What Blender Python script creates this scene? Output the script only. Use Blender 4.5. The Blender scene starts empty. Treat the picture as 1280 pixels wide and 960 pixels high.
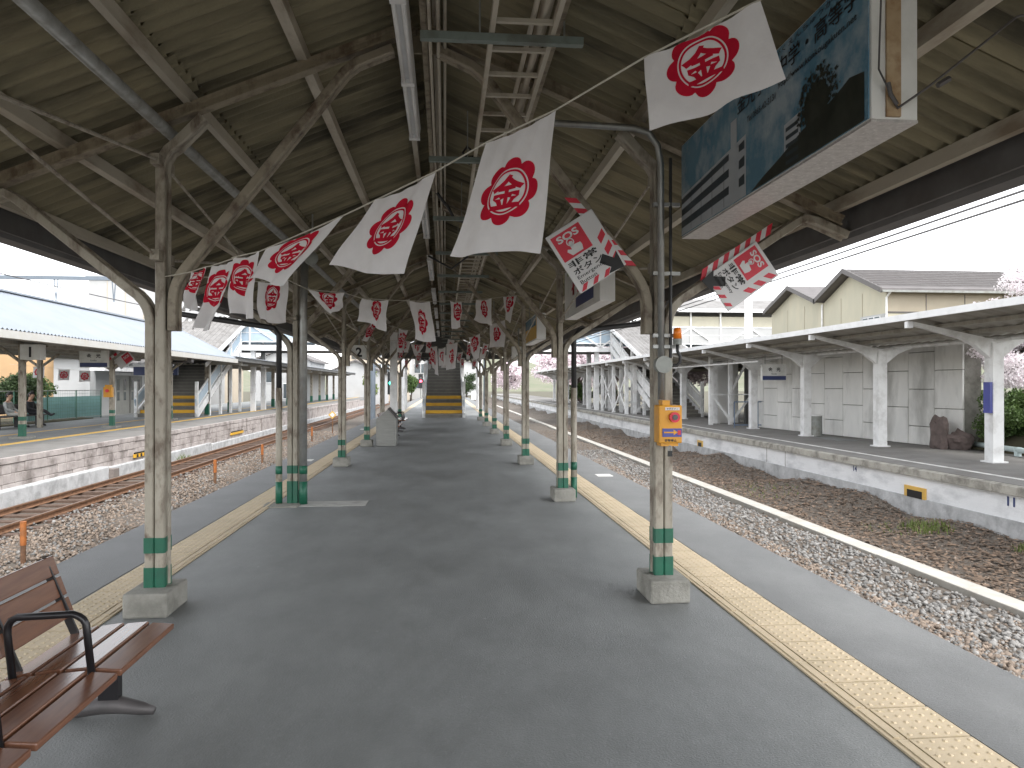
import bpy, bmesh, math, random
import numpy as np
from mathutils import Vector, Matrix

random.seed(7)
rng = np.random.default_rng(7)
scene = bpy.context.scene
COL = scene.collection
R = math.radians

# ------------------------------------------------------------------ camera, sky, sun, exposure
EYE = 1.55
cam_data = bpy.data.cameras.new('camera')
cam_data.sensor_width = 36.0
cam_data.lens = 910.0 / 1280.0 * 36.0
cam_data.clip_end = 2000
cam_data.clip_start = 0.05
cam = bpy.data.objects.new('camera', cam_data)
COL.objects.link(cam)
cam.location = (0, 0, EYE)
cam.rotation_euler = (R(90) + math.atan(2 / 910), 0, -math.atan(84 / 910))
scene.camera = cam

SUN_EL, SUN_AZ = R(55), R(140)          # azimuth clockwise from +Y
world = bpy.data.worlds.new('World')
scene.world = world
world.use_nodes = True
wn = world.node_tree
wn.nodes.clear()
w_out = wn.nodes.new('ShaderNodeOutputWorld')
w_bg = wn.nodes.new('ShaderNodeBackground')
w_sky = wn.nodes.new('ShaderNodeTexSky')
w_sky.sky_type = 'NISHITA'
w_sky.sun_disc = False
w_sky.sun_elevation = SUN_EL
w_sky.sun_rotation = SUN_AZ
w_sky.air_density = 1.0
w_sky.dust_density = 1.0
w_sky.ozone_density = 1.0
w_hs = wn.nodes.new('ShaderNodeHueSaturation')     # overcast: the cloud layer takes the blue out
w_hs.inputs['Saturation'].default_value = 0.14
wn.links.new(w_sky.outputs[0], w_hs.inputs['Color'])
wn.links.new(w_hs.outputs[0], w_bg.inputs['Color'])
w_bg.inputs['Strength'].default_value = 0.15
wn.links.new(w_bg.outputs[0], w_out.inputs['Surface'])

sun_data = bpy.data.lights.new('sun', 'SUN')
sun_data.energy = 0.6
sun_data.angle = R(25)
sun_data.color = (1.0, 0.97, 0.93)
sun = bpy.data.objects.new('sun', sun_data)
COL.objects.link(sun)
sun.rotation_euler = (R(90) - SUN_EL, 0, math.pi - SUN_AZ)

vs = scene.view_settings
vs.view_transform = 'Standard'
vs.look = 'None'
vs.exposure = 2.05
vs.gamma = 1.0
vs.use_curve_mapping = False
scene.cycles.max_bounces = 8
scene.cycles.diffuse_bounces = 5
scene.cycles.transparent_max_bounces = 8
scene.cycles.use_denoising = True

# ------------------------------------------------------------------ materials
MATS = {}
def mat(name, c1, c2=None, scale=6.0, rough=0.8, metal=0.0, bump=0.0, bscale=40.0, dirt=None, dscale=2.0, damt=0.5,
        stretch=None, island=0.0, spec=0.5, trans=0.0, fine=None):
    """procedural surface: two-tone noise, optional dirt patches, bump and per-island variation"""
    m = bpy.data.materials.new(name); m.use_nodes = True
    nt = m.node_tree; N = nt.nodes; Lk = nt.links
    b = N['Principled BSDF']
    b.inputs['Roughness'].default_value = rough
    b.inputs['Metallic'].default_value = metal
    b.inputs['Specular IOR Level'].default_value = spec
    if c2 is None: c2 = tuple(x * 0.82 for x in c1)
    geo = N.new('ShaderNodeNewGeometry')
    vec = geo.outputs['Position']
    if stretch:
        mp = N.new('ShaderNodeMapping'); mp.inputs['Scale'].default_value = stretch
        Lk.new(vec, mp.inputs['Vector']); vec = mp.outputs[0]
    def noise(s, det=5, v=None):
        n = N.new('ShaderNodeTexNoise'); n.inputs['Scale'].default_value = s; n.inputs['Detail'].default_value = det
        n.inputs['Roughness'].default_value = 0.62
        Lk.new(v or vec, n.inputs['Vector']); return n.outputs['Fac']
    def ramp(f, a, c):
        r = N.new('ShaderNodeMapRange'); r.inputs[1].default_value = a; r.inputs[2].default_value = c
        Lk.new(f, r.inputs[0]); return r.outputs[0]
    def mix(f, a, c):
        x = N.new('ShaderNodeMix'); x.data_type = 'RGBA'
        if isinstance(f, float): x.inputs[0].default_value = f
        else: Lk.new(f, x.inputs[0])
        for k, i in ((a, 6), (c, 7)):
            if isinstance(k, tuple): x.inputs[i].default_value = (*k, 1)
            else: Lk.new(k, x.inputs[i])
        return x.outputs[2]
    col = mix(ramp(noise(scale), 0.3, 0.7), c1, c2)
    if fine:
        col = mix(ramp(noise(fine[0], 2), 0.55, 0.75), col, fine[1])
    if dirt:
        mul = N.new('ShaderNodeMath'); mul.operation = 'MULTIPLY'; mul.inputs[1].default_value = damt
        Lk.new(ramp(noise(dscale, 7), 0.48, 0.66), mul.inputs[0])
        col = mix(mul.outputs[0], col, dirt)
    if island:
        mr = N.new('ShaderNodeMapRange'); mr.inputs[3].default_value = 1 - island; mr.inputs[4].default_value = 1 + island
        Lk.new(geo.outputs['Random Per Island'], mr.inputs[0])
        h = N.new('ShaderNodeHueSaturation'); Lk.new(col, h.inputs['Color']); Lk.new(mr.outputs[0], h.inputs['Value'])
        col = h.outputs[0]
    Lk.new(col, b.inputs['Base Color'])
    if bump:
        bp = N.new('ShaderNodeBump'); bp.inputs['Strength'].default_value = bump; bp.inputs['Distance'].default_value = 0.02
        Lk.new(noise(bscale, 4, geo.outputs['Position']), bp.inputs['Height']); Lk.new(bp.outputs[0], b.inputs['Normal'])
    if trans:
        t = N.new('ShaderNodeBsdfTranslucent'); Lk.new(col, t.inputs['Color'])
        ms = N.new('ShaderNodeMixShader'); ms.inputs[0].default_value = trans
        Lk.new(b.outputs[0], ms.inputs[1]); Lk.new(t.outputs[0], ms.inputs[2])
        Lk.new(ms.outputs[0], N['Material Output'].inputs['Surface'])
    MATS[name] = m
    return m

mat('asphalt', (.225, .233, .228), (.172, .179, .176), 0.8, .62, bump=.35, bscale=90, dirt=(.13, .135, .133), dscale=.7, damt=.6, stretch=(1, .45, 1), fine=(70, (.23, .235, .23)))
mat('asphalt_edge', (.165, .168, .165), (.13, .133, .131), 1.5, .85, bump=.4, bscale=110, fine=(140, (.17, .175, .18)))
mat('asphalt_old', (.23, .222, .208), (.175, .168, .157), 1.3, .9, bump=.3, bscale=60, dirt=(.11, .1, .09), dscale=.8)
mat('tactile', (.53, .43, .295), (.46, .375, .255), 5, .7, bump=.15, bscale=80, dirt=(.4, .33, .22), dscale=1.6, damt=.45, fine=(60, (.45, .36, .2)))
mat('concrete', (.3, .292, .26), (.22, .212, .188), 7, .9, bump=.5, bscale=45, dirt=(.15, .145, .125), dscale=3.5, damt=.6)
mat('concrete_pale', (.8, .79, .76), (.7, .695, .67), 2.2, .9, bump=.25, bscale=40, dirt=(.3, .295, .275), dscale=.9, damt=.7, stretch=(1, 1, .35))
mat('cover_grey', (.42, .415, .39), (.34, .335, .315), 5, .85, bump=.3, bscale=50, dirt=(.24, .235, .22), dscale=4, damt=.5)
mat('white_wall', (.86, .865, .87), (.78, .785, .79), 2.0, .75, bump=.25, bscale=25, dirt=(.4, .41, .42), dscale=1.7, damt=.6, stretch=(1, .5, 1.4))
mat('concrete_patchy', (.6, .605, .605), (.4, .405, .405), 2.6, .9, bump=.5, bscale=18, dirt=(.25, .25, .25), dscale=3, damt=.6)
mat('coping', (.44, .42, .37), (.3, .285, .25), 3, .9, bump=.4, bscale=30, dirt=(.14, .13, .11), dscale=3, damt=.7)
mat('block', (.5, .45, .425), (.36, .32, .3), 3.0, .9, bump=.6, bscale=22, dirt=(.16, .135, .12), dscale=1.7, damt=.85)
mat('mortar', (.26, .225, .2), (.18, .155, .14), 5, .95, bump=.4, bscale=30)
mat('beam_white', (.52, .5, .45), (.42, .4, .36), 2.5, .8, bump=.2, bscale=30, dirt=(.38, .34, .28), dscale=3, damt=.5)
mat('gravel_ground', (.15, .125, .1), (.08, .066, .054), 9, .95, bump=1.0, bscale=22, fine=(35, (.22, .195, .165)))
mat('earth', (.1, .085, .058), (.07, .068, .036), .6, .95, bump=.6, bscale=8)
mat('stone_brown', (.27, .215, .17), (.175, .135, .105), 14, .9, island=.38)
mat('stone_grey', (.27, .26, .245), (.185, .178, .168), 14, .9, island=.35)
mat('litter', (.24, .165, .115), (.14, .1, .07), 5, .9, island=.5, trans=.15)
mat('rust_rail', (.24, .125, .065), (.15, .075, .04), 12, .75, dirt=(.09, .05, .03), dscale=6)
mat('rail_top', (.32, .24, .2), (.22, .15, .11), 20, .45, metal=.5)
mat('sleeper', (.15, .1, .075), (.09, .06, .045), 8, .95, bump=.5, bscale=30)
mat('paint_cream', (.3, .255, .18), (.23, .19, .13), 9, .55, dirt=(.085, .048, .026), dscale=5, damt=.8, stretch=(1.6, 1.6, .5), bump=.15, bscale=30)
mat('paint_column', (.37, .335, .275), (.27, .243, .195), 5, .5, dirt=(.1, .066, .044), dscale=7, damt=.85, stretch=(1.6, 1.6, .7), bump=.2, bscale=26)
mat('paint_shaded', (.31, .27, .205), (.23, .197, .147), 6, .5, dirt=(.08, .05, .032), dscale=7, damt=.9, stretch=(1.2, 1.2, 1), bump=.2, bscale=26)  # column paint, grimier, with the dimmer light up there put into its colour
mat('steel_blue', (.17, .2, .235), (.14, .165, .195), 4, .6)
mat('pipe_grey', (.3, .3, .285), (.22, .22, .205), 14, .7, metal=.1, dirt=(.14, .13, .11), dscale=9, damt=.6)
mat('paint_purlin', (.5, .46, .385), (.42, .38, .31), 6, .6, dirt=(.16, .105, .06), dscale=3.5, damt=.7, stretch=(1, .3, 1))
mat('paint_green', (.012, .12, .07), (.01, .09, .052), 10, .45, dirt=(.02, .07, .05), dscale=8, damt=.5)
mat('slate_sheet', (.285, .252, .162), (.165, .145, .094), 2.2, .9, dirt=(.045, .04, .027), dscale=1.2, damt=.9, stretch=(.35, 2.4, .35), bump=.25, bscale=50)
mat('gutter', (.12, .117, .117), (.085, .082, .082), 4, .6, dirt=(.07, .06, .055), dscale=3)
mat('galv', (.38, .385, .375), (.28, .285, .28), 9, .42, metal=.65, dirt=(.24, .22, .19), dscale=5, damt=.5)
mat('galv_dull', (.33, .34, .32), (.24, .25, .235), 9, .6, metal=.3, dirt=(.16, .14, .11), dscale=5, damt=.5)
mat('conduit_green', (.2, .24, .22), (.15, .18, .165), 8, .55, dirt=(.1, .09, .07), dscale=4)
mat('black_pipe', (.03, .03, .032), (.02, .02, .022), 8, .5)
mat('black', (.012, .012, .013), None, 8, .5)
mat('white_metal', (.8, .8, .8), (.74, .74, .74), 5, .35, dirt=(.5, .5, .48), dscale=4, damt=.3)
mat('white_steel', (.82, .82, .815), (.74, .74, .735), 3, .5, dirt=(.4, .38, .35), dscale=3, damt=.4)
mat('rust_bar', (.48, .37, .24), (.36, .25, .14), 8, .7, dirt=(.2, .09, .03), dscale=7, damt=.8)
mat('cloth', (.74, .72, .725), (.68, .66, .665), 12, .9, spec=.1, trans=.3, bump=.35, bscale=9)
mat('cloth_red', (.58, .018, .045), (.5, .014, .038), 14, .9, spec=.1, trans=.3)
mat('rope', (.5, .47, .4), None, 20, .9)
mat('wood', (.22, .098, .055), (.165, .07, .04), 7, .24, spec=.6, stretch=(7, .6, 7), dirt=(.1, .045, .028), dscale=5, damt=.4)
mat('frame_black', (.022, .02, .022), (.014, .013, .015), 8, .3, metal=.2)
mat('cast_grey', (.115, .105, .105), (.07, .065, .065), 8, .5, metal=.3)
mat('sos_white', (.66, .65, .66), (.6, .59, .6), 5, .4)
mat('sos_red', (.62, .018, .045), (.52, .015, .04), 6, .4)
mat('ink', (.012, .012, .014), None, 8, .5)
mat('yellow_box', (.66, .3, .014), (.58, .26, .012), 6, .4, dirt=(.4, .2, .03), dscale=6, damt=.3)
mat('orange', (.85, .22, .01), (.78, .18, .008), 6, .3)
mat('orange_post', (.45, .15, .035), (.32, .1, .022), 8, .6, dirt=(.15, .08, .04), dscale=9)
mat('blue_label', (.06, .07, .3), (.05, .06, .25), 6, .4)
mat('navy', (.035, .055, .17), (.03, .045, .14), 6, .4)
mat('sign_white', (.78, .78, .76), (.7, .7, .68), 3, .4, dirt=(.5, .49, .45), dscale=3, damt=.35)
mat('sign_sky', (.085, .21, .31), (.15, .29, .39), 1.6, .25, dirt=(.5, .56, .6), dscale=2.6, damt=.7)
mat('sign_bldg', (.5, .54, .58), (.43, .475, .52), 3, .35)
mat('sign_window', (.03, .045, .06), (.05, .07, .085), 5, .3)
mat('sign_tree', (.02, .026, .02), (.04, .046, .038), 12, .35)
mat('pearl', (.6, .575, .56), (.42, .4, .39), 26, .4, metal=.25, fine=(55, (.72, .7, .68)))
mat('stripe_yellow', (.75, .42, .03), (.66, .36, .03), 4, .6)
mat('paint_yellow', (.72, .45, .1), (.62, .38, .09), 3, .7, dirt=(.4, .3, .15), dscale=2)
mat('paint_white_line', (.75, .74, .7), (.6, .59, .56), 3, .8, dirt=(.4, .39, .36), dscale=3)
mat('roof_metal', (.27, .295, .33), (.235, .26, .295), .8, .5, metal=.1)
mat('roof_edge', (.5, .49, .46), (.42, .41, .38), 3, .6, dirt=(.5, .47, .4), dscale=3)
mat('deck_under', (.42, .4, .36), (.33, .315, .28), 2, .8, dirt=(.19, .17, .14), dscale=1.5, stretch=(.3, 2, 1))
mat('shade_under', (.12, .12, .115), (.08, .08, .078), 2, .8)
mat('stair_tread', (.3, .28, .245), (.22, .205, .18), 4, .85)
mat('stair_riser', (.2, .19, .165), (.15, .14, .125), 4, .85)
mat('panel_blue', (.42, .52, .6), (.37, .46, .54), 2, .5)
mat('panel_cream', (.5, .47, .37), (.44, .415, .33), 2, .7, dirt=(.5, .46, .36), dscale=1.5)
mat('corr_grey', (.25, .24, .23), (.19, .183, .175), 2, .75, dirt=(.13, .12, .11), dscale=2)
mat('house_cream', (.5, .47, .365), (.45, .425, .33), 1.2, .8, dirt=(.55, .5, .38), dscale=1.5, stretch=(1, 1, .4))
mat('house_tan', (.4, .35, .265), (.35, .305, .23), 1.2, .8)
mat('rusty_tin', (.5, .3, .2), (.6, .47, .38), 2.2, .8, stretch=(2, 2, .5))
mat('tile_roof', (.16, .147, .143), (.12, .11, .107), 2, .7)
mat('trim_dark', (.11, .1, .095), None, 4, .6)
mat('glass', (.06, .075, .085), (.09, .11, .12), 3, .12)
mat('plaster_pale', (.46, .46, .455), (.4, .4, .395), .6, .8)
mat('plaster_beige', (.5, .43, .34), (.43, .37, .29), .8, .85)
mat('plaster_orange', (.52, .34, .18), (.44, .29, .16), .8, .85)
mat('teal_sheet', (.16, .31, .3), (.13, .25, .245), 2, .6)
mat('door_grey', (.34, .34, .31), (.28, .28, .26), 3, .6)
mat('fence_green', (.05, .13, .09), None, 4, .5)
mat('blue_rail', (.16, .22, .32), None, 4, .5)
mat('pipe_mint', (.6, .7, .7), (.52, .62, .62), 4, .5)
mat('bark', (.075, .055, .045), (.045, .034, .03), 12, .95, bump=.6, bscale=30)
mat('blossom', (.9, .86, .875), (.85, .78, .81), 1.6, .9, island=.14, trans=.35, spec=.1)
mat('blossom_far', (.86, .79, .81), (.78, .69, .72), .5, .9, island=.14, trans=.3, spec=.1)
mat('leaf', (.1, .16, .04), (.05, .095, .025), 1.8, .6, island=.4, trans=.25)
mat('leaf_light', (.2, .24, .06), (.12, .17, .045), 1.5, .6, island=.35, trans=.25)
mat('leaf_dark', (.055, .09, .03), (.03, .055, .02), 1.5, .6, island=.4, trans=.2)
mat('rock', (.17, .13, .12), (.1, .078, .072), 5, .9, bump=.9, bscale=9)
mat('skin', (.55, .34, .24), None, 5, .6)
mat('hair', (.02, .017, .015), None, 20, .7)
mat('jacket_grey', (.36, .37, .36), (.3, .31, .3), 9, .9)
mat('trousers_pale', (.45, .44, .4), (.38, .37, .34), 9, .9)
mat('suit_dark', (.028, .028, .032), (.02, .02, .023), 9, .9)
mat('steel_brushed', (.25, .25, .235), (.2, .2, .19), 4, .4, metal=.5, stretch=(1, 1, 8))
mat('ad_red', (.6, .03, .04), None, 6, .5)
mat('ad_green', (.3, .42, .22), None, 6, .5)
mat('hill', (.13, .15, .09), (.19, .18, .13), .08, .95)

def speckle(name):
    m = MATS[name]; nt = m.node_tree; N = nt.nodes; Lk = nt.links; b = N['Principled BSDF']
    src = b.inputs['Base Color'].links[0].from_socket; geo = N.new('ShaderNodeNewGeometry')
    vo = N.new('ShaderNodeTexVoronoi'); vo.inputs['Scale'].default_value = 3.2; Lk.new(geo.outputs['Position'], vo.inputs['Vector'])
    mr = N.new('ShaderNodeMapRange'); mr.inputs[1].default_value = .045; mr.inputs[2].default_value = .02; Lk.new(vo.outputs['Distance'], mr.inputs[0])
    sc = N.new('ShaderNodeSeparateColor'); Lk.new(vo.outputs['Color'], sc.inputs[0])
    gt = N.new('ShaderNodeMath'); gt.operation = 'GREATER_THAN'; gt.inputs[1].default_value = .62; Lk.new(sc.outputs[0], gt.inputs[0])
    mu = N.new('ShaderNodeMath'); mu.operation = 'MULTIPLY'; Lk.new(mr.outputs[0], mu.inputs[0]); Lk.new(gt.outputs[0], mu.inputs[1])
    mu2 = N.new('ShaderNodeMath'); mu2.operation = 'MULTIPLY'; mu2.inputs[1].default_value = .55; Lk.new(mu.outputs[0], mu2.inputs[0])
    mx = N.new('ShaderNodeMix'); mx.data_type = 'RGBA'; Lk.new(mu2.outputs[0], mx.inputs[0]); Lk.new(src, mx.inputs[6]); mx.inputs[7].default_value = (.3, .31, .3, 1)
    # large worn and stained areas, some darker, some paler
    no = N.new('ShaderNodeTexNoise'); no.inputs['Scale'].default_value = .42; no.inputs['Detail'].default_value = 8; no.inputs['Roughness'].default_value = .7
    mp = N.new('ShaderNodeMapping'); mp.inputs['Scale'].default_value = (1.6, .8, 1); Lk.new(geo.outputs['Position'], mp.inputs[0]); Lk.new(mp.outputs[0], no.inputs['Vector'])
    r2 = N.new('ShaderNodeMapRange'); r2.inputs[1].default_value = .32; r2.inputs[2].default_value = .68; r2.inputs[3].default_value = .68; r2.inputs[4].default_value = 1.3; Lk.new(no.outputs['Fac'], r2.inputs[0])
    hv = N.new('ShaderNodeHueSaturation'); Lk.new(mx.outputs[2], hv.inputs['Color']); Lk.new(r2.outputs[0], hv.inputs['Value'])
    Lk.new(hv.outputs[0], b.inputs['Base Color'])
    r3 = N.new('ShaderNodeMapRange'); r3.inputs[1].default_value = .3; r3.inputs[2].default_value = .7; r3.inputs[3].default_value = .5; r3.inputs[4].default_value = .75; Lk.new(no.outputs['Fac'], r3.inputs[0]); Lk.new(r3.outputs[0], b.inputs['Roughness'])
speckle('asphalt'); speckle('asphalt_edge')

def emit_mat(name, col, s):
    m = bpy.data.materials.new(name); m.use_nodes = True
    b = m.node_tree.nodes['Principled BSDF']
    b.inputs['Base Color'].default_value = (*col, 1)
    b.inputs['Emission Color'].default_value = (*col, 1)
    b.inputs['Emission Strength'].default_value = s
    MATS[name] = m
emit_mat('signal_green', (.05, .9, .55), 2.5)
emit_mat('signal_red', (1, .05, .08), 2.5)

# ------------------------------------------------------------------ helpers
def tag(o, label=None, cat=None, group=None, kind=None):
    if label: o['label'] = label
    if cat: o['category'] = cat
    if group: o['group'] = group
    if kind: o['kind'] = kind
    return o

def thing(name, loc, label, cat, group=None, kind=None):
    o = bpy.data.objects.new(name, None)
    o.empty_display_size = .1
    o.location = loc
    COL.objects.link(o)
    return tag(o, label, cat, group, kind)

def root_loc(o):
    v = Vector((0, 0, 0))
    while o is not None:
        v += o.location; o = o.parent
    return v

class MB:
    """collects geometry (world coordinates) and links it as one mesh object"""
    def __init__(s): s.v = []; s.f = []; s.m = []
    def add(s, verts, faces, mi=0):
        k = len(s.v); s.v.extend([tuple(map(float, p)) for p in verts])
        s.f.extend([tuple(i + k for i in f) for f in faces]); s.m.extend([mi] * len(faces)); return s
    def box(s, x0, x1, y0, y1, z0, z1, mi=0):
        return s.add([(x0, y0, z0), (x1, y0, z0), (x1, y1, z0), (x0, y1, z0), (x0, y0, z1), (x1, y0, z1), (x1, y1, z1), (x0, y1, z1)],
                     [(3, 2, 1, 0), (4, 5, 6, 7), (0, 1, 5, 4), (1, 2, 6, 5), (2, 3, 7, 6), (3, 0, 4, 7)], mi)
    def bar(s, p, q, w, h, up=(0, 0, 1), mi=0):
        p = Vector(p); q = Vector(q); d = (q - p).normalized(); u = Vector(up)
        if abs(d.dot(u)) > .99: u = Vector((0, 1, 0))
        a = d.cross(u).normalized(); u = a.cross(d).normalized()
        vs_ = [e + a * (sx * w / 2) + u * (sz * h / 2) for e in (p, q) for sx, sz in ((-1, -1), (1, -1), (1, 1), (-1, 1))]
        return s.add(vs_, [(0, 1, 2, 3), (7, 6, 5, 4), (1, 0, 4, 5), (2, 1, 5, 6), (3, 2, 6, 7), (0, 3, 7, 4)], mi)
    def obox(s, o, ex, ey, ez, a, b, c, mi=0):
        """oriented box: origin corner o, axes scaled a, b, c"""
        o = Vector(o); ex = Vector(ex) * a; ey = Vector(ey) * b; ez = Vector(ez) * c
        vs_ = [o, o + ex, o + ex + ey, o + ey, o + ez, o + ex + ez, o + ex + ey + ez, o + ey + ez]
        return s.add(vs_, [(3, 2, 1, 0), (4, 5, 6, 7), (0, 1, 5, 4), (1, 2, 6, 5), (2, 3, 7, 6), (3, 0, 4, 7)], mi)
    def tube(s, pts, r, n=8, cap=True, mi=0):
        pts = [Vector(p) for p in pts]; rs = r if hasattr(r, '__len__') else [r] * len(pts)
        vs_ = []; ref = None
        for i, p in enumerate(pts):
            d = (pts[min(i + 1, len(pts) - 1)] - pts[max(i - 1, 0)]).normalized()
            if ref is None:
                ref = Vector((0, 0, 1)) if abs(d.z) < .9 else Vector((1, 0, 0))
            a = d.cross(ref).normalized(); b = a.cross(d).normalized(); ref = b
            for k in range(n):
                t = 2 * math.pi * k / n
                vs_.append(p + (a * math.cos(t) + b * math.sin(t)) * rs[i])
        fs = []
        for i in range(len(pts) - 1):
            for k in range(n):
                k2 = (k + 1) % n
                fs.append((i * n + k, i * n + k2, (i + 1) * n + k2, (i + 1) * n + k))
        if cap:
            fs.append(tuple(range(n - 1, -1, -1))); fs.append(tuple((len(pts) - 1) * n + k for k in range(n)))
        return s.add(vs_, fs, mi)
    def cyl(s, c, r, z0, z1, n=16, r1=None, mi=0):
        return s.tube([(c[0], c[1], z0), (c[0], c[1], z1)], [r, r if r1 is None else r1], n, mi=mi)
    def sweep(s, path, Y, prof, mi=0):
        """profile (n, b) swept along a path in the XZ plane at depth Y"""
        vs_ = []; n = len(prof); P = [Vector((p[0], 0, p[1])) for p in path]
        for i, p in enumerate(P):
            d = (P[min(i + 1, len(P) - 1)] - P[max(i - 1, 0)]).normalized(); nn = Vector((-d.z, 0, d.x))
            for a, b in prof: vs_.append((p.x + nn.x * a, Y + b, p.z + nn.z * a))
        fs = []
        for i in range(len(P) - 1):
            for k in range(n):
                k2 = (k + 1) % n; fs.append((i * n + k, i * n + k2, (i + 1) * n + k2, (i + 1) * n + k))
        fs.append(tuple(range(n - 1, -1, -1))); fs.append(tuple((len(P) - 1) * n + k for k in range(n)))
        return s.add(vs_, fs, mi)
    def ext(s, prof, y0, y1, axis='y', mi=0):
        """closed profile extruded: profile (x,z) along y, or (y,z) along x"""
        n = len(prof)
        mk = (lambda a, b, t: (a, t, b)) if axis == 'y' else (lambda a, b, t: (t, a, b))
        vs_ = [mk(a, b, t) for t in (y0, y1) for a, b in prof]
        fs = [(k, (k + 1) % n, n + (k + 1) % n, n + k) for k in range(n)] + [tuple(range(n - 1, -1, -1)), tuple(range(n, 2 * n))]
        return s.add(vs_, fs, mi)
    def build(s, name, mats, parent=None, smooth=False, bevel=0, fixn=True):
        me = bpy.data.meshes.new(name)
        off = root_loc(parent)
        me.from_pydata([(a - off.x, b - off.y, c - off.z) for a, b, c in s.v], [], s.f)
        for k in ([mats] if isinstance(mats, str) else mats): me.materials.append(MATS[k])
        me.polygons.foreach_set('material_index', s.m)
        if fixn:
            bm = bmesh.new(); bm.from_mesh(me); bmesh.ops.recalc_face_normals(bm, faces=bm.faces); bm.to_mesh(me); bm.free()
        if smooth: me.polygons.foreach_set('use_smooth', [True] * len(me.polygons))
        me.update()
        o = bpy.data.objects.new(name, me); COL.objects.link(o); o.parent = parent
        if bevel:
            md = o.modifiers.new('bevel', 'BEVEL'); md.width = bevel; md.segments = 2; md.limit_method = 'ANGLE'
        return o

def clone(o, parent, loc, name=None):
    c = o.copy(); COL.objects.link(c); c.parent = parent; c.location = loc
    return c

def clone_tree(o, loc, parent=None):
    c = o.copy(); COL.objects.link(c); c.parent = parent; c.location = loc
    for ch in list(o.children): clone_tree(ch, ch.location, c)
    return c

def np_mesh(name, V, F, material, parent=None, smooth=False):
    """fast mesh from arrays: V (n,3), F (m,k)"""
    me = bpy.data.meshes.new(name)
    V = np.asarray(V, np.float32); F = np.asarray(F, np.int32); m, k = F.shape
    off = root_loc(parent); V = V - np.array(off, np.float32)
    me.vertices.add(len(V)); me.vertices.foreach_set('co', V.ravel())
    me.loops.add(m * k); me.loops.foreach_set('vertex_index', F.ravel())
    me.polygons.add(m); me.polygons.foreach_set('loop_start', np.arange(0, m * k, k)); me.polygons.foreach_set('loop_total', np.full(m, k))
    if smooth: me.polygons.foreach_set('use_smooth', [True] * m)
    me.materials.append(MATS[material]); me.update(calc_edges=True); me.validate()
    o = bpy.data.objects.new(name, me); COL.objects.link(o); o.parent = parent
    return o

_tc = {}
def glyphs(text, bold=0.0):
    """text as flat triangles, height of a capital about 0.7, origin at the left of the baseline"""
    key = (text, bold)
    if key in _tc: return _tc[key]
    cu = bpy.data.curves.new('lettering', 'FONT'); cu.body = text; cu.size = 1; cu.offset = bold; cu.resolution_u = 3
    ob = bpy.data.objects.new('lettering', cu); COL.objects.link(ob)
    dg = bpy.context.evaluated_depsgraph_get()
    me = bpy.data.meshes.new_from_object(ob.evaluated_get(dg))
    bm = bmesh.new(); bm.from_mesh(me); bmesh.ops.triangulate(bm, faces=bm.faces)
    V = [(v.co.x, v.co.y) for v in bm.verts]; F = [tuple(v.index for v in f.verts) for f in bm.faces]
    bm.free(); bpy.data.objects.remove(ob); bpy.data.meshes.remove(me); bpy.data.curves.remove(cu)
    _tc[key] = (V, F)
    return V, F

def put_text(mb, text, o, ex, ey, w=None, h=None, bold=0.0, mi=0, center=True, box=None):
    """text centred at o on the plane (ex, ey); h = glyph height, w = total width (either or both)"""
    V, F = glyphs(text, bold)
    if not V: return
    xs = [p[0] for p in V]; ys = [p[1] for p in V]
    W = max(xs) - min(xs); Hh = max(ys) - min(ys); cx = (max(xs) + min(xs)) / 2; cy = (max(ys) + min(ys)) / 2
    if w is None: sx = sy = h / Hh
    elif h is None: sx = sy = w / W
    else: sx = w / W; sy = h / Hh
    o = Vector(o); ex = Vector(ex); ey = Vector(ey)
    if center: pts = [o + ex * ((x - cx) * sx) + ey * ((y - cy) * sy) for x, y in V]
    else: pts = [o + ex * ((x - min(xs)) * sx) + ey * ((y - min(ys)) * sy) for x, y in V]
    mb.add(pts, F, mi)

def poly(mb, pts2, o, ex, ey, mi=0):
    o = Vector(o); ex = Vector(ex); ey = Vector(ey)
    mb.add([o + ex * x + ey * y for x, y in pts2], [tuple(range(len(pts2)))], mi)

def arc(c, r, a0, a1, n):
    return [(c[0] + r * math.cos(R(a0 + (a1 - a0) * i / n)), c[1] + r * math.sin(R(a0 + (a1 - a0) * i / n))) for i in range(n + 1)]

ORD = ['first', 'second', 'third', 'fourth', 'fifth', 'sixth', 'seventh', 'eighth', 'ninth', 'tenth', 'eleventh', 'twelfth']

# ------------------------------------------------------------------ ground, platforms, track
GZ = -1.06
def grid_sheet(name, x0, x1, y0, y1, nx, ny, zf, material, kind='structure', parent=None):
    xs = np.linspace(x0, x1, nx); ys = np.linspace(y0, y1, ny)
    X, Y = np.meshgrid(xs, ys); Z = zf(X, Y)
    V = np.stack([X, Y, Z], -1).reshape(-1, 3); I = np.arange(nx * ny).reshape(ny, nx)
    F = np.stack([I[:-1, :-1], I[:-1, 1:], I[1:, 1:], I[1:, :-1]], -1).reshape(-1, 4)
    o = np_mesh(name, V, F, material, parent, smooth=True)
    if kind: o['kind'] = kind
    return o

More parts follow.
